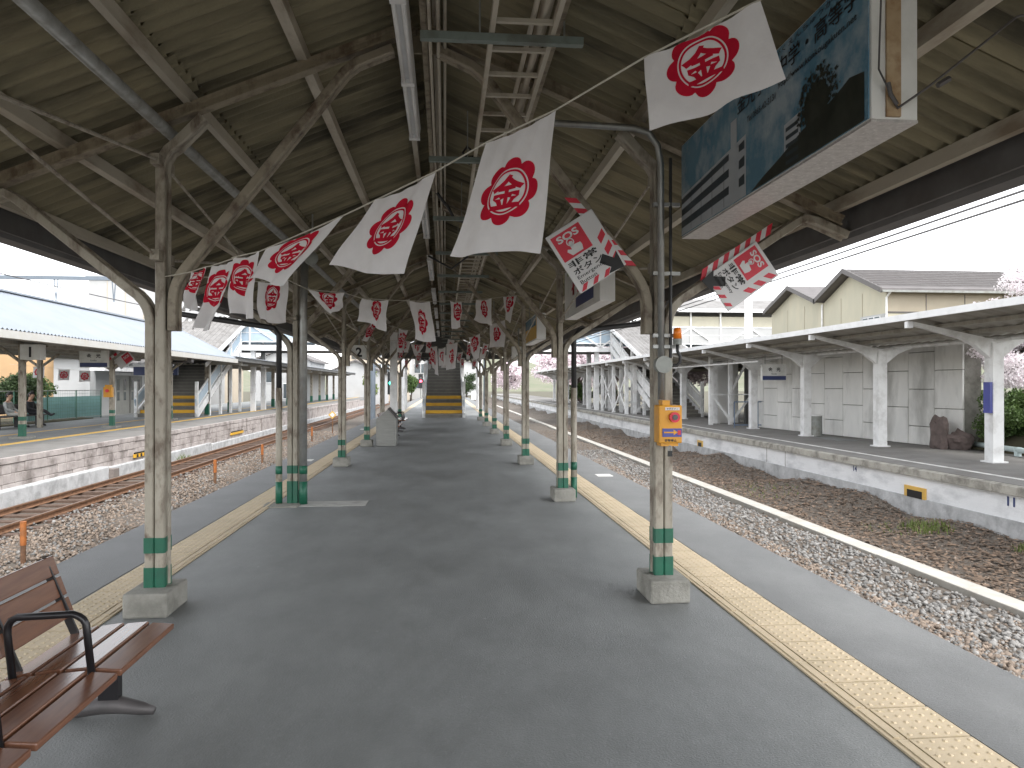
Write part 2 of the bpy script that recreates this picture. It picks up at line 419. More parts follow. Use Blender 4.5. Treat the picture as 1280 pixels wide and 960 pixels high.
grid_sheet('ground', -700, 700, -200, 1500, 40, 60, lambda X, Y: X * 0 + GZ - .12, 'earth')
def bed_z(X, Y):
    w = np.sin(X * 2.1 + Y * .7) * .02 + np.sin(Y * 1.9 - X) * .015
    bank = np.clip((X - 7.2) / 1.6, 0, 1) * (.16 + .1 * np.sin(Y * .9) + .06 * np.sin(Y * 2.3))
    near = np.clip((4.2 - X) / 1.2, 0, 1) * np.where(X > 0, .12, 0)
    return GZ + .1 + w + bank + near
grid_sheet('track_bed_right', 2.9, 9.0, -6, 140, 40, 400, bed_z, 'gravel_ground')
grid_sheet('track_bed_left', -9.4, -3.2, -6, 140, 40, 400, lambda X, Y: GZ + .03 - .05 * np.clip((-7.0 - X) / .3, 0, 1) + np.sin(X * 2.3 + Y) * .015 + np.clip((X + 4.6) / 1.2, 0, 1) * .3 + np.sin(Y * 2.7) * .012, 'gravel_ground')

# our island platform
plat = MB().box(-3.3, 2.98, -8, 95, -1.2, 0).build('platform', 'asphalt'); tag(plat, kind='structure')
tag(plat, 'grey asphalt island platform running under the canopy')
MB().box(-3.3, -2.62, -8, 95, -.05, .004).build('edge_strip', 'asphalt_edge', plat)
MB().box(2.32, 2.98, -8, 95, -.05, .004).build('edge_strip', 'asphalt_edge', plat)
MB().box(-3.38, -3.302, -8, 95, -1.2, -.012).build('platform_edge', 'asphalt_edge', plat)
MB().box(2.982, 3.06, -8, 95, -1.2, -.012).build('platform_edge', 'asphalt_edge', plat)
# tactile paving: 30 cm slabs with 5 x 5 domes, each slab an object; a raised bar on the inner side
def tactile_mesh(bumps=True):
    m = MB().box(-.1455, .1455, -.142, .142, 0, .012)
    if bumps:
        for i in range(5):
            for j in range(5):
                cx, cy = -.116 + .058 * i, -.116 + .058 * j
                a = [(cx + .013 * math.cos(t * math.pi / 3), cy + .013 * math.sin(t * math.pi / 3), .0118) for t in range(6)]
                b = [(cx + .007 * math.cos(t * math.pi / 3), cy + .007 * math.sin(t * math.pi / 3), .0175) for t in range(6)]
                m.add(a + b, [(t, (t + 1) % 6, 6 + (t + 1) % 6, 6 + t) for t in range(6)] + [tuple(range(6, 12))])
    return m
t0 = tactile_mesh().build('tactile_slab', 'tactile', plat); t0.location = (2.155, 1.65, 0)
b0 = MB().box(-.036, .036, -.148, .148, 0, .011).box(-.014, .014, -.14, .14, .0105, .0165).build('guide_bar', 'tactile', plat); b0.location = (1.965, 1.65, 0)
for i in range(80):
    y = 1.65 + .3 * i
    for x, xb in ((2.155, 1.965), (-2.445, -2.255)):
        if i == 0 and x > 0: continue
        c = clone(t0, plat, (x + random.uniform(-.002, .002), y, random.uniform(0, .002))); c.rotation_euler.z = random.uniform(-.004, .004)
        clone(b0, plat, (xb, y, random.uniform(0, .001)))
far = MB()
for i in range(80, 300):
    y = 1.65 + .3 * i
    for x in (2.12, -2.41): far.box(x - .185, x + .185, y - .147, y + .147, .001, .012)
tag(far.build('tactile_slabs', 'tactile', plat), kind='stuff')
# concrete cover set in the asphalt by the second left column
cv = MB().box(-1.86, -1.02, 9.52, 9.92, -.05, .006).box(-1.62, -1.42, 9.62, 9.78, 0, .0085)
cv.build('access_cover', 'cover_grey', plat)
MB().box(-2.32, -1.87, 9.46, 9.86, -.05, .0135).build('access_cover', 'concrete', plat)
for y in (15.2, 26.0, 37):
    MB().box(-2.98, -2.72, y, y + .35, 0, .0085).build('painted_mark', 'paint_white_line', plat)
MB().box(2.6, 2.86, 12.2, 12.5, 0, .0085).build('painted_mark', 'paint_white_line', plat)

# left track: rails on sleepers
track = thing('railway_track', (-8.22, 0, GZ), 'rusty railway track running beside the stone block platform wall', 'railway track')
for x in (-7.69, -8.75):
    prof = [(x - .055, -1.03), (x + .055, -1.03), (x + .055, -1.018), (x + .012, -1.005), (x + .012, -.945), (x + .032, -.935), (x + .032, -.905),
            (x - .032, -.905), (x - .032, -.935), (x - .012, -.945), (x - .012, -1.005), (x - .055, -1.018)]
    r = MB().ext(prof, -5, 140).build('rail', 'rust_rail', track)
    MB().box(x - .026, x + .026, -5, 140, -.906, -.9025).build('rail_head', 'rail_top', r)
s0 = MB().box(-9.2, -7.24, -.1, .1, -1.11, -1.028).build('sleeper', 'sleeper', track)
for i in range(1, 125):
    clone(s0, track, (random.uniform(-.03, .03), i * .64, random.uniform(-.01, .004)))
s0.location.y = -.64

# ballast and litter: real stones
OCT = np.array([(1, 0, 0), (0, 1, 0), (-1, 0, 0), (0, -1, 0), (0, 0, 1), (0, 0, -1)], float)
OCF = np.array([(0, 1, 4), (1, 2, 4), (2, 3, 4), (3, 0, 4), (1, 0, 5), (2, 1, 5), (3, 2, 5), (0, 3, 5)])
def stones(name, n, xr, yr, zf, size, material, label, ypow=1.0, parent=None):
    x = rng.uniform(*xr, n); y = yr[0] + (yr[1] - yr[0]) * rng.random(n) ** ypow
    s = rng.uniform(size[0], size[1], (n, 1)) * rng.uniform(.55, 1.25, (n, 3)); s[:, 2] *= .75
    V = OCT[None] * (1 + rng.uniform(-.35, .35, (n, 6, 1)))
    V = V * s[:, None, :]
    a = rng.uniform(0, 6.28, n); t = rng.uniform(-.7, .7, n)
    ca, sa, ct, st = np.cos(a), np.sin(a), np.cos(t), np.sin(t)
    vx, vy, vz = V[..., 0], V[..., 1], V[..., 2]
    vy, vz = vy * ct[:, None] - vz * st[:, None], vy * st[:, None] + vz * ct[:, None]
    vx, vy = vx * ca[:, None] - vy * sa[:, None], vx * sa[:, None] + vy * ca[:, None]
    P = np.stack([vx + x[:, None], vy + y[:, None], vz + (zf(x, y) + s[:, 2] * .3)[:, None]], -1).reshape(-1, 3)
    F = (OCF[None] + (np.arange(n) * 6)[:, None, None]).reshape(-1, 3)
    o = np_mesh(name, P, F, material, parent)
    tag(o, label, 'ballast', kind='stuff')
    return o
lz = lambda X, Y: GZ + .035 + np.clip((X + 4.6) / 1.2, 0, 1) * .3
stones('ballast', 26000, (3.07, 5.2), (2.2, 24), bed_z, (.022, .045), 'stone_brown', 'brown crushed stone ballast along the right platform edge', 1.7)
stones('ballast', 19000, (3.3, 6.15), (2.2, 28), bed_z, (.018, .05), 'stone_grey', 'grey crushed stone ballast between platform and pale kerb beam', 1.7)
stones('ballast', 12000, (4.3, 8.8), (4.5, 40), bed_z, (.015, .035), 'stone_brown', 'small brown stones scattered before the white platform wall', 1.6)
stones('ballast', 26000, (-7.3, -3.42), (5, 42), lz, (.022, .045), 'stone_brown', 'rusty brown ballast between left platform edge and track', 1.6)
stones('ballast', 7000, (-7.6, -3.42), (5, 42), lz, (.02, .045), 'stone_grey', 'pale grey ballast stones beside the rusty rails', 1.6)
def litter(name, n, xr, yr, zf, size, material, label):
    x = rng.uniform(*xr, n); y = yr[0] + (yr[1] - yr[0]) * rng.random(n) ** 1.5
    Q = np.array([(-1, -.5, 0), (1, -.5, 0), (1, .5, 0), (-1, .5, 0)]) * 1.0
    V = Q[None] * rng.uniform(size[0], size[1], (n, 1, 1)) + rng.normal(0, .006, (n, 4, 3))
    a = rng.uniform(0, 6.28, n); ca, sa = np.cos(a)[:, None], np.sin(a)[:, None]
    P = np.stack([V[..., 0] * ca - V[..., 1] * sa + x[:, None], V[..., 0] * sa + V[..., 1] * ca + y[:, None], V[..., 2] + (zf(x, y) + .03)[:, None]], -1).reshape(-1, 3)
    o = np_mesh(name, P, np.arange(4 * n).reshape(-1, 4), material)
    tag(o, label, 'litter', kind='stuff')
litter('leaf_litter', 13000, (6.6, 8.9), (6, 45), bed_z, (.02, .045), 'litter', 'dead brown leaves drifted against the white platform wall')
def weeds(c, n, r, h, label):
    V = []; F = []
    for i in range(n):
        a = random.uniform(0, 6.28); d = r * random.random() ** .6; x = c[0] + d * math.cos(a) * .7; y = c[1] + d * math.sin(a)
        z = float(bed_z(np.array(x), np.array(y))) if x > 0 else c[2]
        t = random.uniform(0, 6.28); w = random.uniform(.006, .014); hh = h * random.uniform(.5, 1.2); lx, ly = random.uniform(-.6, .6) * hh, random.uniform(-.6, .6) * hh
        k = len(V); V += [(x - w * math.cos(t), y - w * math.sin(t), z), (x + w * math.cos(t), y + w * math.sin(t), z), (x + lx, y + ly, z + hh)]; F.append((k, k + 1, k + 2))
    tag(np_mesh('weeds', V, F, 'leaf_light'), label, 'weeds', kind='stuff')
weeds((8.1, 11.6, 0), 240, .5, .14, 'tuft of bright green weeds near the white wall')
weeds((7.7, 11.9, 0), 90, .7, .06, 'sparse low weeds in the brown litter')
weeds((7.4, 16.5, 0), 160, 1.2, .07, 'thin green weeds in brown litter farther along')
weeds((8.4, 9.7, 0), 120, .3, .12, 'small green weeds at the right foot of wall')
weeds((-8.95, 26.0, -1.0), 70, .3, .25, 'dark weed growing at the stone block wall')

# pale kerb beam lying along the right track bed
beam = thing('kerb_beam', (6.3, 0, -.95), 'long pale concrete kerb beam lying in the brown ballast', 'kerb')
k0 = MB().box(6.2, 6.5, 0, 2.98, -1.1, -.885).build('beam_segment', 'beam_white', beam, bevel=.012)
k0.location = (0, 1, 0)
for i in range(1, 32):
    c = clone(k0, beam, (random.uniform(-.012, .012), 1 + i * 3, random.uniform(-.01, .01)))
# small kerb of the left platform foot
fk = thing('foot_kerb', (-3.95, 0, -.9), 'low weathered concrete kerb in the ballast by the left platform edge', 'kerb')
k0 = MB().box(-4.02, -3.86, 0, 1.98, -1.1, -.71).build('kerb_segment', 'coping', fk)
k0.location = (0, 2, 0)
for i in range(1, 26): clone(k0, fk, (random.uniform(-.015, .015), 2 + i * 2, random.uniform(-.03, .01)))
# orange marker posts
for i, (y, h, l) in enumerate(((11.1, .62, 'orange marker post in ballast, nearest of the row'), (19.9, .62, 'orange marker post, second nearest in the row beside the track'), (24.9, .62, 'orange marker post, third in the row beside the track'),
                               (34.0, .7, 'orange marker post, fourth in the row, beyond the second left column'))):
    p = thing('marker_post', (-6.05, y, -1.03), l, 'post', 'orange marker posts beside the track')
    MB().cyl((-6.05, y), .035, -1.06, -.75, 10).build('stem', 'rust_rail', p)
    MB().cyl((-6.05, y), .042, -.75, -1.03 + h, 10).build('sleeve', 'orange_post', p)
p = thing('track_marker', (-6.0, 39.8, -1.03), 'small yellow diamond marker on a thin post by the track', 'marker')
MB().cyl((-6.0, 39.8), .03, -1.06, -.2, 8).build('stem', 'rust_rail', p)
q = MB(); poly(q, [(-.22, 0), (0, -.22), (.22, 0), (0, .22)], (-6.0, 39.75, -.02), (1, 0, 0), (0, 0, 1)); q.build('diamond', 'paint_yellow', p)
q = MB(); poly(q, [(-.13, 0), (0, -.13), (.13, 0), (0, .13)], (-6.0, 39.74, -.02), (1, 0, 0), (0, 0, 1)); q.build('diamond_centre', 'sign_white', p)

# left platform with its stone block wall
pl = MB().box(-19, -9.45, -4, 140, -1.2, 0).build('platform_left', 'asphalt'); tag(pl, 'far left platform with stone block wall', kind='structure')
MB().box(-10.9, -9.451, -4, 140, -.05, .004).build('edge_strip', 'asphalt_old', pl)
MB().box(-11.62, -11.34, -4, 140, -.02, .009).build('yellow_line', 'paint_yellow', pl)
MB().box(-13.65, -13.53, -4, 60, -.02, .006).build('inner_line', 'paint_yellow', pl)
MB().box(-9.448, -9.4, -4, 140, -1.2, -.14).build('wall_backing', 'mortar', pl)
c0 = MB().box(-9.47, -9.35, .008, .992, -.135, -.002).build('coping_stone', 'block', pl, bevel=.008)
c0.location = (0, 12, 0)
for i in range(1, 70): clone(c0, pl, (random.uniform(-.006, .006), 12 + i, 0))
blocks = [MB().box(-9.44, -9.365, .008, L - .008, 0, .205).build('stone_block', 'block', pl, bevel=.012) for L in (.36, .42, .5)]
for b in blocks: b.location = (0, 11, -.36)
for row in range(3):
    y = 12.2 + row * .17
    while y < 38:
        k = random.randrange(3); L = (.36, .42, .5)[k]
        clone(blocks[k], pl, (random.uniform(-.014, .014), y, -.355 - row * .213)); y += L
MB().box(-9.44, -9.37, 38.5, 140, -.8, -.15).build('far_wall_face', 'block', pl)
for (y0, y1, x1, zt) in ((8, 20.9, -9.16, -.66), (21.25, 30, -9.28, -.72), (30.3, 140, -9.3, -.78)):
    MB().box(-9.44, x1, y0, y1, -1.15, zt).build('concrete_footing', 'concrete_patchy', pl, bevel=.03)
MB().box(-9.3, -9.05, 20.9, 21.25, -1.12, -.75).build('drain_outlet', 'mortar', pl)
for y, dy in ((23.0, 2.2), (33.0, 1.8)):
    MB().box(-9.4, -9.33, y, y + dy, -.56, -.48).build('wall_slot', 'black', pl)
    MB().box(-9.37, -9.31, y - .05, y + dy + .05, -.63, -.53).build('slot_edge_strip', 'stripe_yellow', pl)
for i in range(8):
    MB().box(-9.312, -9.306, 23.05 + i * .28, 23.17 + i * .28, -.628, -.532).build('hazard_mark', 'ink', pl)

# right platform with the white wall
pr = MB().box(8.92, 13.4, -4, 140, -1.2, -.003).build('platform_right', 'asphalt_old'); tag(pr, 'far right platform with white painted wall', kind='structure')
MB().box(9.44, 9.53, -4, 140, -.02, .004).build('white_line', 'paint_white_line', pr)
MB().box(8.84, 8.918, -4, 140, -.16, -.012).build('coping_edge', 'coping', pr)
c0 = MB().box(8.80, 8.9, .004, 1.196, -.165, -.02).build('coping_stone', 'coping', pr, bevel=.01)
c0.location = (0, 5, 0)
for i in range(1, 60): clone(c0, pr, (random.uniform(-.006, .006), 5 + i * 1.2, 0))
MB().box(8.87, 8.919, -4, 140, -.56, -.168).build('painted_wall', 'white_wall', pr)
MB().box(8.845, 8.917, -4, 140, -1.2, -.562).build('lower_wall', 'concrete_patchy', pr)
for y in (18.3, 19.4): MB().box(8.866, 8.8705, y, y + .02, -.56, -.168).build('wall_joint', 'mortar', pr)
for y, w in ((12.7, .62), (24.4, .5)):
    MB().box(8.84, 8.872, y, y + w, -.57, -.36).build('opening_frame', 'paint_yellow', pr)
    MB().box(8.836, 8.875, y + .09, y + w - .09, -.57, -.43).build('opening', 'black', pr)
q = MB()
put_text(q, '11', (8.864, 10.68, -.275), (0, -1, 0), (0, 0, 1), h=.15, w=.16, bold=.03)
q.build('wall_number', 'navy', pr)
q = MB(); put_text(q, '14', (8.864, 15.05, -.25), (0, -1, 0), (0, 0, 1), h=.12, w=.14, bold=.03); q.build('wall_number', 'navy', pr)
MB().box(11.0, 11.6, 19.5, 21.0, 0, .006).build('patch', 'asphalt', pr)

# ------------------------------------------------------------------ canopy over our platform
RX = -.2                                   # ridge x
def raf_z(x): return 4.12 - .42 * abs(x - RX)
XL, XR = -1.95, 1.56                       # column lines
EL, ER = -3.42, 3.08                       # eaves
FR = [5.25, 9.8, 14.35, 18.9, 23.45, 28.0, 32.55]
FALL = [.7] + FR
can = thing('platform_canopy', (RX, 5.25, 0), 'gabled canopy of corrugated sheets on bent rail columns over the central platform', 'canopy')
RAILP = [(-.026, -.052), (.026, -.052), (.033, -.044), (.035, -.028), (.029, -.012), (.024, .03), (.041, .042), (.041, .052), (-.041, .052), (-.041, .042), (-.024, .03), (-.029, -.012), (-.035, -.028), (-.033, -.044)]
RAFP = [(-.035, -.045), (-.022, -.045), (-.012, -.014), (.02, -.014), (.03, -.028), (.05, -.028), (.05, .028), (.03, .028), (.02, .014), (-.012, .014), (-.022, .045), (-.035, .045)]
STRP = None

def col_paths(x, s):
    """x column line, s = +1 outward to the right, -1 outward to the left"""
    main = [(x, .17), (x, 3.05)] + [(x - s * (.2 - .2 * math.cos(R(a))), 3.05 + .2 * math.sin(R(a))) for a in (20, 40, 60)] + [(x - s * .28, raf_z(x - s * .28) - .09)]
    o = x + s * .072
    outer = [(o, .17), (o, 1.98)] + [(o + s * (.26 - .26 * math.cos(R(a))), 1.98 + .26 * math.sin(R(a))) for a in (12, 24, 36, 48, 58)]
    ex = EL + .42 if s < 0 else ER - .36
    outer += [(ex - s * .1, raf_z(ex) - .125), (ex - s * .03, raf_z(ex) - .088), (ex + s * .06, raf_z(ex + s * .06) - .085), (ex + s * .3, raf_z(ex + s * .3) - .085)]
    i = x - s * .076
    inner = [(i, 1.93), (i, 2.12)] + [(i - s * (.4 - .4 * math.cos(R(a))), 2.12 + .4 * math.sin(R(a))) for a in (10, 20, 30, 40)]
    tx = -.62 if s < 0 else .2
    inner += [(tx + s * .08, raf_z(tx) - .17), (tx, raf_z(tx) - .105), (tx - s * .25, raf_z(tx - s * .25) - .1)]
    return main, outer, inner

STRP = [(a * .92, b * .9) for a, b in RAILP]
for x, s in ((XL, -1), (XR, 1)):
    main, outer, inner = col_paths(x, s)
    Y0 = FR[0]
    col = MB().sweep(main, Y0, RAILP).build('column', 'paint_column', can)
    parts = [MB().sweep(outer, Y0, STRP).build('outer_bracket', 'paint_column', col),
             MB().sweep(inner, Y0, STRP).build('inner_strut', 'paint_shaded', col)]
    plate = MB()
    plate.box(x - .08, x + .08, Y0 + .056, Y0 + .068, 1.95, 2.12)
    parts.append(plate.build('splice_plate', 'paint_column', col))
    a, b = sorted((x - .042, x + s * .072 + s * .042)) if s > 0 else sorted((x + .042, x + s * .072 + s * .042))
    for z0, z1 in ((.16, .30), (.40, .505)):
        bd = MB()
        for cx in (x, x + s * .072):
            bd.sweep([(cx, z0), (cx, z1)], Y0, [(p * 1.06, q * 1.06) for p, q in RAILP])
        parts.append(bd.build('green_band', 'paint_green', col))
    ft = MB().box(x + s * .036 - .145, x + s * .036 + .145, Y0 - .21, Y0 + .19, 0, .165).build('footing', 'concrete', col, bevel=.015)
    for k, Y in enumerate(FALL):
        if Y == Y0: continue
        c = clone(col, can, (0, Y - Y0, 0))
        for p_ in parts: clone(p_, c, (0, 0, 0))
        if not (s < 0 and abs(Y - 9.8) < .01):
            f_ = clone(ft, c, (0, 0, 0)); f_.scale = (1, 1, 1)
        else:
            st_ = MB()
            for cx in (x, x + s * .072): st_.sweep([(cx, 0), (cx, .17)], Y, [(p * 1.06, q * 1.06) for p, q in RAILP])
            st_.build('green_base', 'paint_green', can)
r0 = MB().sweep([(EL + .1, raf_z(EL + .1)), (-1.9, raf_z(-1.9)), (RX - .02, raf_z(RX - .02))], FR[0], RAFP).build('rafter', 'paint_cream', can)
r1 = MB().sweep([(RX + .02, raf_z(RX + .02)), (1.5, raf_z(1.5)), (ER - .1, raf_z(ER - .1))], FR[0], RAFP).build('rafter', 'paint_cream', can)
rp = MB().box(RX - .14, RX + .14, FR[0] + .047, FR[0] + .06, raf_z(RX) - .17, raf_z(RX) + .02).build('ridge_plate', 'paint_cream', can)
for Y in FALL:
    if Y != FR[0]:
        for o in (r0, r1, rp): clone(o, can, (0, Y - FR[0], 0))
YA, YB = -3.0, 35.9
def channel(x, name='purlin', w=.055, h=.1, m='paint_purlin', dz=0.0):
    z = raf_z(x) + .055 + dz; t = .009; s = -1 if x < RX else 1
    # C section, web upright, flanges pointing downhill
    a, b = (x - s * w / 2, x + s * w / 2)
    prof = [(a, z), (b, z), (b, z + t), (a + s * t, z + t), (a + s * t, z + h - t), (b, z + h - t), (b, z + h), (a, z + h)]
    MB().ext(prof, YA, YB).build(name, m, can)
for x in (-3.28, -2.6, -1.78, -1.0, -.32, -.06, .62, 1.44, 2.26, 2.94): channel(x, w=.072 if abs(x) in (1.0, 2.6, 2.26) else .055, h=.09)
# bright soffit strips under three purlins (flat painted flange seen from below)
# corrugated sheets, six waves each, lapped edge over edge
SZ = .155
def sheet(xa, xb, lift):
    n = 48; wv = .13; W = 6 * wv + .05; V = []; F = []
    for i in range(n + 1):
        y = W * i / n; dz = .025 * math.cos(2 * math.pi * y / wv) + (.03 if i > n - 3 else 0) - (.012 if i < 2 else 0)
        for x in (xa, (xa + xb) / 2, xb): V.append((x, y, raf_z(x) + SZ + lift + dz))
    for i in range(n):
        for k in range(2): F.append((3 * i + k, 3 * i + k + 1, 3 * i + k + 4, 3 * i + k + 3))
    m = MB(); m.add(V, F); o = m.build('roof_sheet', 'slate_sheet', can, smooth=True)
    return o
sh = [sheet(EL - .12, -1.72, 0), sheet(-1.86, RX + .01, .028), sheet(RX - .01, 1.5, .028), sheet(1.36, ER + .12, 0)]
for o in sh: o.location = (0, YA, 0)
for i in range(1, 50):
    for o in sh:
        c = clone(o, can, (random.uniform(-.012, .012), YA + i * .78, random.uniform(-.004, .006))); c.rotation_euler.z = random.uniform(-.004, .004)
MB().ext([(RX - .2, raf_z(RX - .2) + SZ + .07), (RX, raf_z(RX) + SZ + .075), (RX + .2, raf_z(RX + .2) + SZ + .07), (RX, raf_z(RX) + SZ + .1)], YA, YB).build('ridge_cap', 'slate_sheet', can)
# eaves: deep gutters with brackets
for x, s in ((EL, -1), (ER, 1)):
    z = raf_z(x)
    MB().ext([(x, z + .1), (x, z - .02), (x + s * .02, z - .06), (x + s * .17, z - .06), (x + s * .17, z + .12), (x + s * .155, z + .12), (x + s * .155, z - .045), (x + s * .025, z - .045), (x + s * .015, z - .015), (x + s * .015, z + .1)], YA, YB).build('gutter', 'gutter', can)
    MB().box(x - s * .03 - .013, x - s * .03 + .013, YA, YB, z - .03, z + .2).build('fascia_board', 'gutter', can)
MB().ext([(-3.0, 2.85), (2.7, 2.85), (2.7, raf_z(2.7) + .1), (RX, raf_z(RX) + .12), (-3.0, raf_z(-3.0) + .1)], 35.75, 35.82).build('dark_end_infill', 'shade_under', can)  # added dark sheet, closes the bright gap above the far stairs
# bracing rods between the column heads
for x, s in ((XL, -1), (XR, 1)):
    for i in range(len(FALL) - 1):
        a, b = FALL[i], FALL[i + 1]
        if s > 0 and i == 0: continue
        MB().tube([(x - .01, a, 3.1), (x - .01, b, 2.42)], .011, 6).build('tie_rod', 'paint_column', can)
        MB().tube([(x + .012, a, 2.42), (x + .012, b, 3.1)], .011, 6).build('tie_rod', 'paint_column', can)
        for (yy, zz, d) in ((a, 3.1, 1), (b, 3.1, -1), (a, 2.42, 1), (b, 2.42, -1)):
            MB().box(x - .03, x + .03, yy + d * .1 - .045, yy + d * .1 + .045, zz - .035 + (-.0156 if zz > 3 else .0156), zz + .035 + (-.0156 if zz > 3 else .0156)).build('turnbuckle', 'paint_column', can)
# services under the roof
MB().tube([(-1.93, YA, 3.33), (-1.93, YB, 3.33)], .042, 12).build('service_pipe', 'pipe_grey', can, smooth=True)
for x, z, r in ((-.045, 3.93, .014), (-.1, 3.9, .012), (.0, 3.96, .012)):
    MB().tube([(x, YA, z), (x, YB, z)], r, 8).build('conduit', 'paint_purlin', can)
MB().box(-.16, -.12, YA, YB, 3.93, 4.06).build('ridge_beam', 'paint_cream', can)
for x in (.27, .62):
    MB().box(x - .014, x + .014, YA, 34.5, 3.57, 3.62).build('cable_tray_rail', 'paint_purlin', can)
g0 = MB().box(.284, .606, -.013, .013, 3.578, 3.602).build('cable_tray_rung', 'paint_purlin', can); g0.location.y = .2
for i in range(1, 98): clone(g0, can, (0, .2 + i * .35, 0))
h0 = MB().bar((-.14, 0, 3.545), (.8, 0, 3.545), .045, .045).build('hanger_bar', 'conduit_green', can); h0.location.y = 1.9
h1 = MB().tube([(.2, 0, 3.56), (.2, 0, 3.98)], .006, 6).build('hanger_rod', 'galv_dull', can); h1.location.y = 1.9
h2_ = MB().tube([(.69, 0, 3.56), (.69, 0, 3.76)], .006, 6).build('hanger_rod', 'galv_dull', can); h2_.location.y = 1.9
for i in range(1, 15):
    clone(h0, can, (0, 1.9 + i * 2.275, 0)); clone(h1, can, (0, 1.9 + i * 2.275, 0)); clone(h2_, can, (0, 1.9 + i * 2.275, 0))
MB().tube([(.56, YA, 3.64), (.56, 34, 3.64)], .022, 8).tube([(.5, YA, 3.64), (.5, 34, 3.64)], .016, 8).build('cable', 'paint_purlin', can)
MB().box(.64, .69, YA, YB, 3.66, 3.76).build('cable_tray_beam', 'paint_cream', can)
# fluorescent battens along the ridge
lamps = []
for i, Y in enumerate([4.35 + 4.55 * k for k in range(0, 7)]):
    lm = thing('lamp_batten', (-.28, Y, 3.86), 'unlit white fluorescent batten under the ridge' + (', nearest the camera' if i == 0 else f', {ORD[min(i, 11)]} from the camera'), 'lamp', 'fluorescent battens under the ridge')
    MB().ext([(-.335, 3.95), (-.225, 3.95), (-.235, 3.875), (-.325, 3.875)], Y, Y + 2.5).build('housing', 'white_metal', lm)
    for x in (-.31, -.25): MB().tube([(x, Y + .05, 3.855), (x, Y + 1.22, 3.855)], .015, 10).tube([(x, Y + 1.28, 3.855), (x, Y + 2.45, 3.855)], .015, 10).build('tube', 'white_metal', lm, smooth=True)
    for y in (Y, Y + 1.21, Y + 2.44): MB().box(-.33, -.23, y, y + .06, 3.838, 3.88).build('lamp_holder', 'white_metal', lm)
# drain pipes at the second frame, running down the columns
for x, s, Y in ((XL - .2, -1, 9.72), (XR + .2, 1, 9.85)):
    e = EL if s < 0 else ER
    d = MB().tube([(e + s * .08, Y, raf_z(e) - .06), (e + s * .08, Y, raf_z(e) - .2), (e - s * .05, Y, raf_z(e) - .3), (x + s * .06, Y, 2.3), (x, Y, 2.2), (x, Y, 1.5)], .036, 10).build('drain_pipe', 'black_pipe', can, smooth=True)
    MB().tube([(x, Y, 1.52), (x, Y, .0)], .042, 12).build('drain_pipe', 'paint_column', can, smooth=True)
    for z0, z1 in ((.02, .30), (.40, .505)): MB().cyl((x, Y), .0445, z0, z1, 12).build('green_band', 'paint_green', can, smooth=True)
x, Y = XL + .11, 9.72
MB().tube([(x, Y, 0), (x, Y, 2.6), (x + .02, Y, 3.2)], .05, 12).build('service_pipe', 'galv', can, smooth=True)
for z0, z1 in ((.0, .30), (.40, .505)): MB().cyl((x, Y), .053, z0, z1, 12).build('green_band', 'paint_green', can, smooth=True)
# conduit from the tray to the first right column, down to the emergency box
MB().tube([(.64, 5.12, 3.42), (1.35, 5.12, 3.40), (1.46, 5.12, 3.37), (1.53, 5.13, 3.28), (1.555, 5.14, 3.15), (1.56, 5.15, 1.45)], .024, 10).build('conduit', 'galv', can, smooth=True)
MB().tube([(1.63, 5.15, 3.2), (1.63, 5.15, 1.75)], .012, 8).build('cable', 'black_pipe', can)
for z in (2.85, 2.35, 1.82, 1.9): MB().box(1.50, 1.7, 5.14, 5.18, z, z + .025).build('pipe_clip', 'galv', can)
MB().tube([(1.555, 5.12, 1.70), (1.555, 5.06, 1.70)], .062, 20).build('junction_box', 'galv_dull', can)
cb = MB().tube([(RX - .05 + 0, 11.0, 3.5), (0.1, 11.05, 3.32), (.35, 11.0, 3.5)], .015, 6).build('cable', 'black_pipe', can)
MB().tube([(-.1, 8.9, 3.9), (.05, 8.95, 3.72), (.12, 9.0, 3.6), (.28, 9.1, 3.58)], .018, 6).build('cable', 'black_pipe', can)
MB().tube([(.24, 6.55, 3.66), (.2, 6.55, 3.7), (.16, 6.55, 3.64), (.2, 6.55, 3.6), (.25, 6.55, 3.62), (.22, 6.57, 3.55), (.17, 6.57, 3.58)], .012, 6).build('cable_loop', 'black_pipe', can)

# ------------------------------------------------------------------ crest flags on zigzag ropes
def fine_tris(V, F, maxe):
    V = [tuple(p) for p in V]; out = []; stack = [tuple(f) for f in F]; mid = {}
    while stack:
        a, b, c = stack.pop()
        L = [(math.dist(V[a], V[b]), a, b, c), (math.dist(V[b], V[c]), b, c, a), (math.dist(V[c], V[a]), c, a, b)]
        l, p, q, r = max(L)
        if l <= maxe: out.append((a, b, c)); continue
        k = (min(p, q), max(p, q))
        if k not in mid:
            V.append(((V[p][0] + V[q][0]) / 2, (V[p][1] + V[q][1]) / 2)); mid[k] = len(V) - 1
        m_ = mid[k]; stack += [(p, m_, r), (m_, q, r)]
    return V, out

